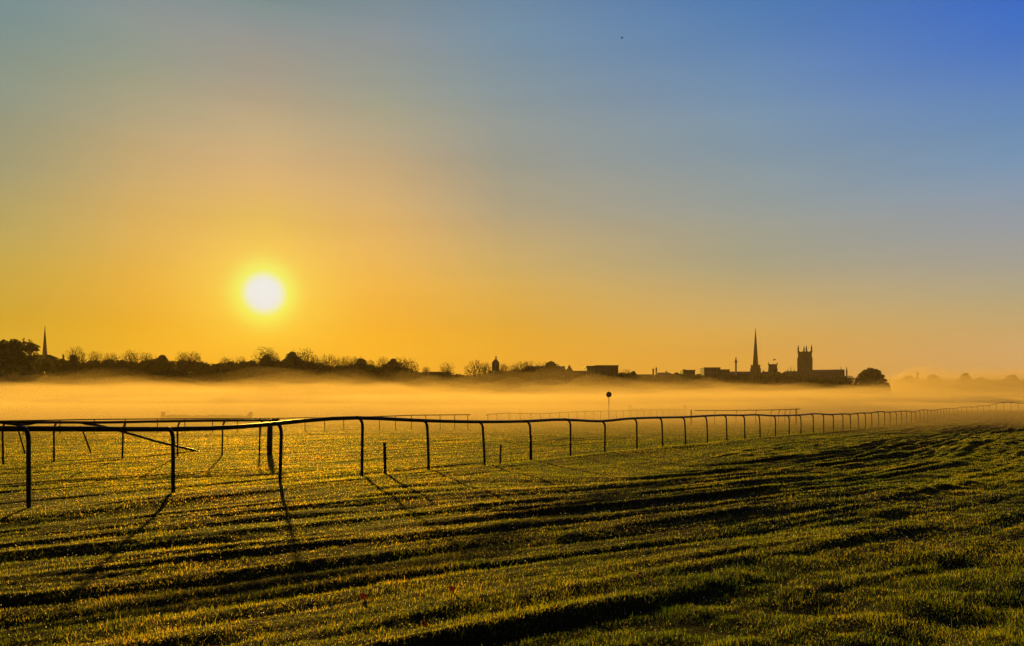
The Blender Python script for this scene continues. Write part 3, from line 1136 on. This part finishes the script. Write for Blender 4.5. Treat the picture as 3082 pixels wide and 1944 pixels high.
# the continuous wood under the tree tops
prof = np.array([(-300, 1040), (-60, 1060), (0, 1066), (110, 1072), (143, 1070), (173, 1076), (199, 1084), (252, 1091), (276, 1086), (349, 1082), (385, 1086), (409, 1091), (440, 1084), (470, 1080),
                 (518, 1088), (548, 1083), (615, 1089), (648, 1097), (680, 1092), (714, 1088), (764, 1084), (823, 1086), (859, 1085), (880, 1078), (932, 1088), (966, 1091), (992, 1103), (1062, 1098),
                 (1109, 1097), (1148, 1103), (1175, 1092), (1200, 1093), (1218, 1106), (1245, 1116), (1288, 1121), (1358, 1121), (1391, 1129), (1424, 1129), (1473, 1119), (1510, 1114),
                 (1549, 1115), (1580, 1112), (1692, 1112), (1725, 1122), (1765, 1135), (1862, 1130), (1868, 1121), (1898, 1122), (1925, 1130), (2024, 1128), (2048, 1124), (2110, 1127), (2150, 1135), (2196, 1126), (2260, 1124),
                 (2288, 1126), (2310, 1126), (2350, 1123), (2392, 1125), (2455, 1134), (2500, 1136), (2540, 1128), (2575, 1138), (2680, 1140), (2790, 1138), (3082, 1140), (3300, 1140)])
cs, rs, ns = [], [], []
r_ = np.random.default_rng(21)
px = -300.0
while px < 3300:
    Y = tree_dist(px) + r_.uniform(2, 12)
    if px > 2560:
        Y = 1300 + r_.uniform(0, 60)
    yt = np.interp(px, prof[:, 0], prof[:, 1]) + 0.5 + 2.0 * r_.random()
    rad = r_.uniform(1.0, 1.7) * (Y / 250) ** 0.7
    zt = PZ(yt, Y)
    z = zt - rad * 0.75
    while z > 0:
        cs.append((PX(px + r_.uniform(-3, 3), Y), Y + r_.uniform(-5, 5), z))
        rs.append(rad)
        ns.append(105)
        z -= rad * 0.95
    px += rad * 0.46 * F / Y
wood = leaf_cloud(cs, rs, ns, 0.52, M_EVER, 'woodland', 0.9)
tag(link('woodland', wood), 'dark continuous belt of woodland behind the misty racecourse', 'woodland', kind='stuff')


# ------------------------------------------------------------------ buildings
def spire_church(px, Y, tip, ybase, wbase, name, label, ytower=None, wtower=None, pin=False):
    x = PX(px, Y)
    k = Y / F
    t = thing(name, label, 'church', (x, Y, -0.3), -math.atan2(x, Y))
    z0 = PZ(ybase, Y) + .3
    zt = PZ(tip, Y) + .3
    wt = (wtower or wbase * 1.15) * k
    ztw = (PZ(ytower, Y) + .3) if ytower else z0
    m = MB()
    m.box(-wt / 2, wt / 2, -wt / 2, wt / 2, 0, ztw)
    for sx in (-1, 1):
        for sy in (-1, 1):
            m.box(sx * wt / 2 - wt * .07, sx * wt / 2 + wt * .07, sy * wt / 2 - wt * .07, sy * wt / 2 + wt * .07, 0, ztw * 0.94)
    m.build('tower', M_STONE2, t)
    m = MB()
    r0 = wbase * k / 2
    m.frustum(0, 0, min(z0, ztw) - 0.02, zt - 0.8, r0 / math.cos(math.pi / 8), 0.10, 8, math.pi / 8)
    m.build('spire', M_STONE2, t)
    m = MB()
    m.frustum(0, 0, zt - 0.82, zt, 0.08, 0.03, 6)
    m.frustum(0, 0, zt - 0.85, zt - 0.6, 0.2, 0.2, 8)
    m.build('finial', M_LEAD, t)
    if pin:
        m = MB()
        m.box(-wt / 2 - .1, wt / 2 + .1, -wt / 2 - .1, wt / 2 + .1, ztw + .003, ztw + 0.7)
        m.build('parapet', M_STONE2, t)
        for sx in (-1, 1):
            for sy in (-1, 1):
                m = MB()
                m.frustum(sx * wt * .46, sy * wt * .46, ztw + .703, ztw + 1.9, 0.4, 0.05, 6)
                m.build('pinnacle', M_STONE2, t)
        for sx in (-0.2, 0.2):
            m = MB()
            m.prism([(sx * wt - .35, ztw * .8), (sx * wt + .35, ztw * .8), (sx * wt + .35, ztw * .92), (sx * wt, ztw * .96), (sx * wt - .35, ztw * .92)], -wt / 2 - .02, -wt / 2 + .1)
            m.build('belfry_window', M_GLASS, t)
    return t


spire_church(135, 430, 978, 1068, 17, 'church_spire', 'slim pointed stone church spire rising beside the big tree at left', 1100, 19)
spire_church(2274, 690, 985, 1101, 16.5, 'church_spire', 'very tall needle spire on a square tower among the city roofs at right', 1102, 27, pin=True)


def battlement_tower(px0, px1, Y, ytop, ypin, name, label, pins, depth=1.0, windows=True, merlon=False):
    x0, x1 = PX(px0, Y), PX(px1, Y)
    cx, w = (x0 + x1) / 2, x1 - x0
    t = thing(name, label, 'church', (cx, Y, -0.3), -math.atan2(cx, Y))
    t.scale = (math.cos(math.atan2(cx, Y)) * 0.97, 1, 1)
    z = PZ(ytop, Y) + .3
    zp = PZ(ypin, Y) + .3
    d = w * depth
    m = MB()
    m.box(-w / 2, w / 2, -d / 2, d / 2, 0, z)
    for sx in (-1, 1):
        for sy in (-1, 1):
            m.box(sx * w / 2 - w * .05, sx * w / 2 + w * .05, sy * d / 2 - w * .05, sy * d / 2 + w * .05, 0, z * 0.9)
            m.box(sx * w / 2 - w * .07, sx * w / 2 + w * .07, sy * d / 2 - w * .07, sy * d / 2 + w * .07, 0, z * 0.55)
    m.build('tower', M_STONE, t)
    m = MB()
    pw = w * .04
    zz = z + (zp - z) * 0.12
    nm = 7
    for s in (-1, 1):
        for i in range(nm):
            f = -0.5 + (i + 0.5) / nm
            hh = zz if i % 2 == 0 else z + (zz - z) * .45
            m.box(f * w - w * .5 / nm, f * w + w * .5 / nm, s * d / 2 - pw, s * d / 2 + pw, z + .003, hh)
            if 0 < i < nm - 1:
                m.box(s * w / 2 - pw, s * w / 2 + pw, f * d - d * .5 / nm + .01, f * d + d * .5 / nm - .01, z + .003, hh - .01)
    m.build('parapet', M_STONE, t)
    for fx, fy in pins:
        m = MB()
        px_, py_ = fx * w / 2, fy * d / 2
        r = w * .055
        m.box(px_ - r, px_ + r, py_ - r, py_ + r, z + .01, z + (zp - z) * .52)
        m.frustum(px_, py_, z + (zp - z) * .52 + .002, zp, r * 1.35, 0.05, 4, math.pi / 4)
        m.build('pinnacle', M_STONE, t)
    if windows:
        for sx in (-0.22, 0.22):
            for z0, z1 in ((0.72, 0.9), (0.45, 0.6)):
                m = MB()
                hw = w * .09
                m.prism([(sx * w - hw, z * z0), (sx * w + hw, z * z0), (sx * w + hw, z * (z1 - .03)), (sx * w, z * z1), (sx * w - hw, z * (z1 - .03))], -d / 2 - .04, -d / 2 + .1)
                m.build('belfry_window', M_GLASS, t)
    return t, w, d, z


CORN = [(-1, -1), (1, -1), (-1, 1), (1, 1)]
# the cathedral: tower and nave are one building
Yc = 720.0
ct, w, d, z = battlement_tower(2401, 2444, Yc, 1061, 1038, 'cathedral', 'cathedral with big square pinnacled tower and long nave at right', [(-0.95, -1), (0.95, -1), (-0.12, 1.0), (0.22, -0.2)])
nx0, nx1 = w / 2, PX(2543, Yc) - PX(2422.5, Yc)
zn = PZ(1121, Yc) + .3
zr = PZ(1113.5, Yc) + .3
m = MB()
m.box(nx0, nx1, -5.0, 5.0, 0, zn)
for i in range(8):
    bx_ = nx0 + (nx1 - nx0) * (i + 0.5) / 8
    m.box(bx_ - .45, bx_ + .45, -6.2, -5.0, 0, zn * .85)
m.build('nave', M_STONE, ct)
m = MB()
m.add([(nx0, -5.4, zn), (nx1, -5.4, zn), (nx1, 5.4, zn), (nx0, 5.4, zn), (nx0, 0, zr), (nx1, 0, zr)],
      [(0, 1, 5, 4), (2, 3, 4, 5), (1, 2, 5), (3, 0, 4), (3, 2, 1, 0)])
m.build('roof', M_LEAD, ct)
for px_ in (2532, 2549):
    m = MB()
    xx = PX(px_, Yc) - PX(2422.5, Yc)
    zt = PZ(1105, Yc) + .3
    m.box(xx - .7, xx + .7, -5.6, -4.4, 0, zn + 1.0)
    m.frustum(xx, -5.0, zn + 1.002, zt, 0.9, 0.06, 4, math.pi / 4)
    m.build('pinnacle', M_STONE, ct)
for i in range(7):
    bx_ = nx0 + (nx1 - nx0) * (i + 1.0) / 8
    m = MB()
    m.prism([(bx_ - .8, zn * .55), (bx_ + .8, zn * .55), (bx_ + .8, zn * .82), (bx_, zn * .92), (bx_ - .8, zn * .82)], -5.04, -4.9)
    m.build('window', M_GLASS, ct)
# the quire side, left of the tower
qx0 = PX(2352, Yc) - PX(2422.5, Yc)
m = MB()
zq = PZ(1122, Yc) + .3
zq2 = PZ(1116, Yc) + .3
m.add([(qx0, -4.5, 0), (-w / 2, -4.5, 0), (-w / 2, 4.5, 0), (qx0, 4.5, 0), (qx0, -4.5, zq), (-w / 2, -4.5, zq), (-w / 2, 4.5, zq), (qx0, 4.5, zq)],
      [(3, 2, 1, 0), (4, 5, 6, 7), (0, 1, 5, 4), (1, 2, 6, 5), (2, 3, 7, 6), (3, 0, 4, 7)])
m.build('quire', M_STONE, ct)
m = MB()
m.add([(qx0, -4.9, zq + .003), (-w / 2, -4.9, zq + .003), (-w / 2, 4.9, zq + .003), (qx0, 4.9, zq + .003), (qx0 + 3, 0, zq2), (-w / 2, 0, zq2)],
      [(0, 1, 5, 4), (2, 3, 4, 5), (1, 2, 5), (3, 0, 4), (3, 2, 1, 0)])
m.build('roof', M_LEAD, ct)
for px_, yt in ((2370, 1106), (2379, 1101), (2389, 1107)):
    m = MB()
    xx = PX(px_, Yc) - PX(2422.5, Yc)
    m.frustum(xx, -4.4, zq - .5, PZ(yt, Yc) + .3, 0.95, 0.06, 4, math.pi / 4)
    m.build('pinnacle', M_STONE, ct)

at, w, d, z = battlement_tower(2312.5, 2339.5, 660, 1097, 1090, 'church_tower', 'small square battlemented church tower between the tall spire and the cathedral', CORN)
m = MB()
m.tube([(0.6, 0, z + .02), (0.6, 0, z + 5.0)], 0.07, 6)
m.build('flagpole', M_LEAD, at)
m = MB()
m.prism([(0.62, z + 3.6), (2.6, z + 3.8), (2.5, z + 5.0), (0.62, z + 4.9)], -0.03, 0.03)
m.build('flag', M_CLOTH, at)

# slender tower with a bulb near its top
Ym = 640.0
x = PX(2215, Ym)
t = thing('needle_tower', 'slender pale needle tower with a dark bulb, left of the tall spire', 'tower', (x, Ym, -.3))
zb = PZ(1088, Ym) + .3
m = MB()
m.frustum(0, 0, 0, zb - 1.2, 0.95, 0.75, 10)
m.build('shaft', M_PALE, t)
m = MB()
m.frustum(0, 0, zb - 1.2, zb - .3, 0.8, 1.15, 10)
m.frustum(0, 0, zb - .298, zb + .5, 1.15, 1.1, 10)
m.frustum(0, 0, zb + .502, zb + 1.6, 1.05, 0.55, 10)
m.build('bulb', M_SLATE, t)
m = MB()
m.frustum(0, 0, zb + 1.602, PZ(1072, Ym) + .3, 0.55, 0.05, 8)
m.build('spike', M_BRICK, t)

# building with a cupola
Yk = 372.0
x = PX(1494, Yk)
k = Yk / F
t = thing('cupola_building', 'brick building crowned by a dark cupola and ball finial in mid treeline', 'building', (x, Yk, -.3))
Z = lambda py: PZ(py, Yk) + .3
m = MB()
m.box(-22 * k, 9 * k, -3, 4, 0, Z(1116))
m.box(-13 * k, 8.4 * k, -2.0, 2.4, 0, Z(1092))
m.build('wall', M_BRICK, t)
m = MB()
m.frustum(-2.3 * k, .2, Z(1092) + .003, Z(1082.5), 10.6 * k * 1.2, 4.6 * k, 8, math.pi / 8)
m.build('roof', M_SLATE, t)
m = MB()
m.frustum(-1.6 * k, .2, Z(1084.5), Z(1080), 3.6 * k, 3.0 * k, 8)
m.frustum(-1.4 * k, .2, Z(1080) + .002, Z(1077.5), 1.0 * k, .8 * k, 8)
m.frustum(-1.3 * k, .2, Z(1077.4), Z(1075.6), 2.9 * k, 3.2 * k, 8)
m.frustum(-1.3 * k, .2, Z(1075.5), Z(1071), 2.6 * k, .5 * k, 8)
m.frustum(-1.3 * k, .2, Z(1070.9), Z(1066.5), .5 * k, .15 * k, 6)
m.build('finial', M_LEAD, t)
for i in (-1, 1):
    m = MB()
    m.box(-2.3 * k + i * 4.5 * k - .35, -2.3 * k + i * 4.5 * k + .35, -2.04, -1.9, Z(1107), Z(1098))
    m.build('window', M_GLASS, t)


def gabled(px0, px1, Y, yeave, yridge, name, label, hip=0.0, depth=9.0, wall=M_BRICK, chimneys=(), wins=4):
    x0, x1 = PX(px0, Y), PX(px1, Y)
    cx, w = (x0 + x1) / 2, x1 - x0
    t = thing(name, label, 'house', (cx, Y, -.3))
    ze, zr_ = PZ(yeave, Y) + .3, PZ(yridge, Y) + .3
    m = MB()
    m.box(-w / 2 + .2, w / 2 - .2, -depth / 2, depth / 2, 0, ze)
    m.build('wall', wall, t)
    m = MB()
    hi = hip * w
    m.add([(-w / 2, -depth / 2 - .3, ze + .003), (w / 2, -depth / 2 - .3, ze + .003), (w / 2, depth / 2 + .3, ze + .003), (-w / 2, depth / 2 + .3, ze + .003), (-w / 2 + hi, 0, zr_), (w / 2 - hi, 0, zr_)],
          [(0, 1, 5, 4), (2, 3, 4, 5), (1, 2, 5), (3, 0, 4), (3, 2, 1, 0)])
    roof = m.build('roof', M_SLATE, t)
    for f, dz in chimneys:
        m = MB()
        m.box(f * w - .45, f * w + .45, -.5, .5, ze, zr_ + dz)
        m.build('chimney', M_BRICK, roof)
    for i in range(wins):
        f = -0.5 + (i + .5) / wins
        m = MB()
        m.box(f * w - .5, f * w + .5, -depth / 2 - .03, -depth / 2 + .05, ze - 2.2, ze - .7)
        m.build('window', M_GLASS, t)
    return t


def flat_block(px0, px1, Y, ytop, name, label, depth=14.0, rows=3, cols_=5, wall=M_CONC, slope=0.0, plant=None, tall=False):
    x0, x1 = PX(px0, Y), PX(px1, Y)
    cx, w = (x0 + x1) / 2, x1 - x0
    t = thing(name, label, 'building', (cx, Y, -.3))
    z = PZ(ytop, Y) + .3
    m = MB()
    m.box(-w / 2, w / 2, 0, depth, 0, z - .4)
    m.build('wall', wall, t)
    m = MB()
    m.prism([(-w / 2 - .4, z - .397), (w / 2 + .3, z - .397), (w / 2 + .3, z), (-w / 2 + w * .3, z), (-w / 2 - .4, z - slope)] if slope else
            [(-w / 2 - .3, z - .397), (w / 2 + .3, z - .397), (w / 2 + .3, z), (-w / 2 - .3, z)], -.35, depth + .3)
    m.build('roof', M_SLATE, t)
    zz0 = max(6.0, z - rows * (5.6 if tall else 3.1) - .8)
    for r in range(rows):
        for c in range(cols_):
            cxx = -w / 2 + w * (c + .5) / cols_
            zc = zz0 + (z - .8 - zz0) * (r + .5) / rows
            m = MB()
            m.box(cxx - w / cols_ * .28, cxx + w / cols_ * .28, -.03, .08, zc - (2.3 if tall else .75), zc + (2.3 if tall else .75))
            m.build('window', M_GLASS, t)
    if plant:
        m = MB()
        m.box(plant[0] * w, plant[1] * w, depth * .3, depth * .6, z + .003, z + plant[2])
        m.build('plant_room', M_CONC, t)
    return t


gabled(1288, 1358, 362, 1126, 1118.5, 'low_house', 'low house with a flat dark ridge under the lone round bare tree', 0.03, 8, wins=5)
gabled(1578, 1700, 375, 1112, 1102, 'long_hall', 'long dark roofed hall beneath bare trees right of the cupola', 0.02, 10, wins=7)
# pointed turret and its little chimney pot
Yt = 385.0
x = PX(1713.5, Yt)
k = Yt / F
t = thing('turret_house', 'house with a steep pointed turret and a small chimney, left of the square office block', 'house', (x, Yt, -.3))
Z = lambda py: PZ(py, Yt) + .3
m = MB()
m.box(-22 * k, 9 * k, -2, 5, 0, Z(1112))
m.build('wall', M_BRICK, t)
m = MB()
m.frustum(0, .5, Z(1112) + .003, Z(1098), 9.5 * k * 1.2, 1.0 * k, 4, math.pi / 4)
m.build('turret_roof', M_SLATE, t)
m = MB()
m.box(-17 * k, -13.5 * k, 0, 1, Z(1112) + .003, Z(1105))
m.frustum(-15.2 * k, .5, Z(1105) + .002, Z(1101.5), 2.9 * k, 2.6 * k, 8)
m.build('chimney', M_BRICK, t)

tb = flat_block(1766, 1861, 410, 1099, 'office_block', 'square flat roofed office block with a tall dark facade, biggest block on the skyline', 16, 2, 8, slope=1.0, tall=True)
flat_block(1722, 1765.5, 414, 1116, 'annexe_block', 'low flat annexe against the left side of the square office block', 10, 2, 4)
gabled(1968, 2026, 520, 1129, 1121, 'hipped_house', 'hipped roof house with two stub chimneys right of the square office block', 0.22, 10, chimneys=((0.14, 1.0), (-0.38, 3.5)))
gabled(1864, 1970, 470, 1136, 1126.5, 'terrace_house', 'low terrace roof with a stub chimney at its right end, right of the office block', 0.05, 10, chimneys=((0.46, 3.6),), wins=6)
flat_block(2056, 2092, 540, 1113, 'flat_block', 'small flat topped block between the hipped house and the larger block', 10, 2, 4, plant=(-.45, -.2, .5))
flat_block(2119, 2168, 560, 1105.5, 'flat_block', 'larger flat topped block with a stepped right side left of the needle tower', 12, 3, 5)
flat_block(2168.5, 2196, 563, 1111.5, 'flat_block', 'lower stepped block attached right of the larger flat block', 12, 2, 3)
gabled(2190, 2262, 650, 1126, 1118, 'long_hall', 'long low roof running from the needle tower to the tall spire', 0.04, 11, wins=6)
gabled(2288, 2352, 690, 1128, 1118.5, 'long_hall', 'low roof behind the small battlemented tower', 0.1, 12, wins=5)

# ------------------------------------------------------------------ grass, dew, fallen leaves
def grass(n, d0, d1, seed):
    r = np.random.default_rng(seed)
    # density falls off with distance from the viewing spot; blades grow coarser to match
    d = np.where(r.random(n) < 0.62, d0 * (d1 / d0) ** r.random(n), 13.0 * (75 / 13.0) ** r.random(n))
    tx = r.uniform(-1, 1, n) * (0.76 + 0.8 / d)
    out = r.random(n) < 0.16                # the verges either side
    d = np.where(out, 2.6 * (16 / 2.6) ** r.random(n), d)
    tx = np.where(out, np.sign(tx) * (0.74 + r.uniform(0.4, 3.2, n) / d), tx)
    y = d
    x = d * tx
    z = height(x, y)
    dx, dy = x - P0[0], y - P0[1]
    u = dx * UD[0] + dy * UD[1]
    v = dx * VD[0] + dy * VD[1]
    lush = 0.5 + 0.5 * vnoise(u / 1.4, v / 0.5, 41)
    hgt = (0.010 + 0.018 * r.random(n) ** 2 + 0.012 * lush + 0.008 * sstep(-7, -10.5, v)) * np.where(r.random(n) < 0.03, 1.6, 1.0)
    hgt *= np.interp(d, [4, 12, 90], [1.0, 0.9, 1.2])
    hgt *= 1.0 + 0.42 * vnoise(x / 0.11, y / 0.11, 47) + 0.25 * vnoise(x / 0.5, y / 0.5, 48)
    hgt = np.where(r.random(n) < 0.012, hgt * 2.0, hgt)
    wd = 0.0032 * np.maximum(1.0, d / 6.5) * r.uniform(0.6, 1.3, n)
    wd = np.minimum(wd, 0.018)
    a = r.uniform(0, 2 * math.pi, n)
    t = np.stack([np.cos(a), np.sin(a), np.zeros(n)], 1)
    la = r.uniform(0, 2 * math.pi, n)
    lm = hgt * r.uniform(0.1, 0.85, n)
    ln = np.stack([np.cos(la) * lm, np.sin(la) * lm, np.zeros(n)], 1)
    up = np.stack([np.zeros(n), np.zeros(n), hgt], 1)
    base = np.stack([x, y, z - 0.006], 1)
    w_ = t * wd[:, None] * 0.5
    mid = base + ln * 0.35 + up * 0.58
    tip = base + ln + up * np.where(lm[:, None] > hgt[:, None] * .7, .82, 1.0)
    V = np.stack([base - w_, base + w_, mid + w_ * .85, mid - w_ * .85, tip], 1).reshape(-1, 3)
    i = (np.arange(n) * 5)[:, None]
    loops = np.concatenate([i + np.array([0, 1, 2, 3]), i + np.array([3, 2, 4])], 1).ravel()
    starts = np.stack([np.arange(n) * 7, np.arange(n) * 7 + 4], 1).ravel()
    totals = np.tile([4, 3], n)
    me = np_mesh('grass', V, loops, starts, totals, M_GRASS)
    at_ = me.attributes.new('tint', 'FLOAT', 'POINT')
    tint = np.clip(0.47 + 0.30 * r.normal(size=n) + 0.25 * vnoise(u / 2.2, v / 0.8, 43) + 0.16 * vnoise(x / 0.35, y / 0.35, 45), 0, 1)
    tint = np.where(r.random(n) < 0.03, 1.15, tint)
    at_.data.foreach_set('value', np.repeat(tint, 5).astype(np.float32))
    return me


tag(link('grass', grass(1220000, 3.7, 110, 5)), 'short dewy grass of the track, backlit golden green', 'grass', kind='stuff')

# dew drops sparkling on the blades
md, N, L = new_mat('dew')
o_ = N.new('ShaderNodeOutputMaterial')
p_ = N.new('ShaderNodeBsdfRefraction')
p_.inputs['Color'].default_value = (1, 1, 1, 1)
p_.inputs['Roughness'].default_value = 0.45
p_.inputs['IOR'].default_value = 1.33
L.new(p_.outputs[0], o_.inputs['Surface'])
nd = 5200
rd = np.random.default_rng(99)
dd_ = 4.2 * (15 / 4.2) ** rd.random(nd)
xx = dd_ * rd.uniform(-0.75, 0.75, nd)
zz = height(xx, dd_) + rd.uniform(0.025, 0.05, nd)
rr = (0.0014 + 0.0046 * rd.random(nd) ** 3) * np.sqrt(dd_ / 5)
oc = np.array([(1, 0, 0), (-1, 0, 0), (0, 1, 0), (0, -1, 0), (0, 0, 1), (0, 0, -1)], float)
ocf = np.array([(0, 2, 4), (2, 1, 4), (1, 3, 4), (3, 0, 4), (2, 0, 5), (1, 2, 5), (3, 1, 5), (0, 3, 5)])
V = (np.stack([xx, dd_, zz], 1)[:, None, :] + oc[None] * rr[:, None, None]).reshape(-1, 3)
lp = (np.arange(nd)[:, None, None] * 6 + ocf[None]).reshape(-1)
dm = np_mesh('dew', V, lp, np.arange(nd * 8) * 3, np.full(nd * 8, 3), md, True)
tag(link('dew', dm), 'tiny bright dew drops scattered on the foreground grass', 'dew', kind='stuff')

# fallen autumn leaves
for px_, py_, s, lb in ((1095, 1821, .034, 'bright red fallen leaf in the grass below the middle of the near rail'),
                        (1276, 1922, .034, 'rusty red fallen leaf near the bottom edge of the grass'),
                        (1361, 1806, .030, 'dull brown red fallen leaf right of the bright red one'),
                        (1922, 1761, .034, 'orange brown fallen leaf farthest to the right in the grass')):
    Y = F * EYE / (py_ - HY)
    x = PX(px_, Y)
    Y *= 1.0
    z = float(height(x, Y)) + 0.035
    m = MB()
    pts = []
    for i in range(20):
        a = 2 * math.pi * i / 20
        r = s * (0.62 + 0.38 * abs(math.cos(2.5 * a)))
        pts.append((r * math.cos(a), r * math.sin(a) * .9, 0.35 * r * math.sin(a) + 0.012 * math.cos(3 * a)))
    m.add(pts + [(0, 0, 0.012)], [(i, (i + 1) % 20, 20) for i in range(20)])
    m.tube([(0, -s * .3, 0.0), (0.01, -s * 1.1, -.015), (0.02, -s * 1.5, -.02)], 0.0018, 4)
    o = m.build('fallen_leaf', M_RUSSET, None, False, (x, Y, z), random.uniform(0, 6.28))
    o.rotation_euler[0] = 0.5
    tag(o, lb, 'leaf', 'fallen leaves in the grass')

# ------------------------------------------------------------------ air: thin haze everywhere, fog lying on the racecourse
hb = MB()
hb.box(-2700, 3300, -3300, 3400, -4.0, 90.0)
tag(hb.build('haze', mat_volume('thin haze', 0.00012, (0.9, 0.7, 0.4), 0.3)), 'thin warm morning haze over the whole scene', 'haze', kind='stuff')

FOG_COL = (0.91, 0.69, 0.36)


def fog_layer(density, top, d0, d1, d2, d3, pa, pb, seed, rough, spread=1.5):
    """a lens of fog lying on the ground; top(px, d) gives its upper surface"""
    ds = np.concatenate([np.geomspace(d0, d3, 70)])
    ps = np.linspace(pa, pb, 150)
    Dn, Pp = np.meshgrid(ds, ps, indexing='ij')
    D = Dn * np.interp(Pp, [2200, 3000], [1.0, spread])
    X, Yy = PX(Pp, D), D
    nz = vnoise(X / 48, Yy / 75, seed + 5) * 0.5 + vnoise(X / 20, Yy / 40, seed) * 0.6 + vnoise(X / 9, Yy / 22, seed + 1) * 0.42 + vnoise(X / 4, Yy / 14, seed + 2) * 0.22
    E = sstep(d0, d1, Dn) * (1 - sstep(d2, d3, D)) * sstep(pa, pa + (pb - pa) * .08, Pp) * (1 - sstep(pb - (pb - pa) * .12, pb, Pp))
    T = top(Pp, D) * (1 + rough * nz)
    zt = -2.0 + (2.0 + T) * E
    zb = np.full_like(zt, -2.02)
    n1, n2 = D.shape
    k = n1 * n2
    idx = np.arange(k).reshape(n1, n2)
    V = np.concatenate([np.stack([X, Yy, zt], -1).reshape(-1, 3), np.stack([X, Yy, zb], -1).reshape(-1, 3)])
    q = np.stack([idx[:-1, :-1], idx[:-1, 1:], idx[1:, 1:], idx[1:, :-1]], -1).reshape(-1, 4)
    fs = [q, q[:, ::-1] + k]
    for e in (idx[0, :], idx[-1, ::-1], idx[::-1, 0], idx[:, -1]):
        fs.append(np.stack([e[:-1], e[1:], e[1:] + k, e[:-1] + k], -1)[:, ::-1])
    fs = np.concatenate(fs)
    me = np_mesh('fog_bank', V, fs.ravel(), np.arange(len(fs)) * 4, np.full(len(fs), 4), mat_volume('fog', density, FOG_COL, 0.33))
    tag(link('fog_bank', me), 'low bank of golden morning fog lying across the racecourse', 'fog', 'layers of the fog bank', kind='stuff')


lin_t = lambda px, lo, hi: np.interp(px, [0, 1500, 2300, 3082], lo)
ridge = lambda p: np.interp(p, [-900, 0, 600, 1100, 1500, 2300, 4000], [0.82, 0.82, 0.90, 0.78, 0.66, 0.68, 0.82])
fog_layer(0.014, lambda p, d: 1.7 + 0 * d, 12, 55, 500, 700, -900, 4000, 31, 0.25)
fog_layer(0.013, lambda p, d: 2.7 + 0 * d, 44, 85, 480, 680, -900, 4000, 41, 0.30)
for i, ang in enumerate((24, 31, 38, 45, 51, 57, 63, 70, 78, 87, 97)):
    fog_layer(0.0145 * math.exp(-(ang - 24) / 37.0), lambda p, d, ang=ang: 1.4 + ang * ridge(p) * np.minimum(d, 230) / F,
              58 + 4 * i, 90 + 4 * i, 160 + 3 * i, 215 + 4 * i, -900, 4000, 61 + 10 * i, 0.14 + 0.045 * i)
fog_layer(0.010, lambda p, d: 7.5 + 0 * d, 220, 270, 520, 600, 1250, 4000, 191, 0.3)
fog_layer(0.004, lambda p, d: 10.0 + 0 * d, 260, 310, 520, 600, 1400, 4000, 201, 0.3)
for i, ang in enumerate((50, 64, 78, 92, 106)):
    fog_layer(0.0011, lambda p, d, ang=ang: 1.5 + ang * np.minimum(d, 1200) / F, 560 + 30 * i, 800, 1150, 1300, 2390 + 40 * i, 5200, 211 + 10 * i, 0.22, 1.0)
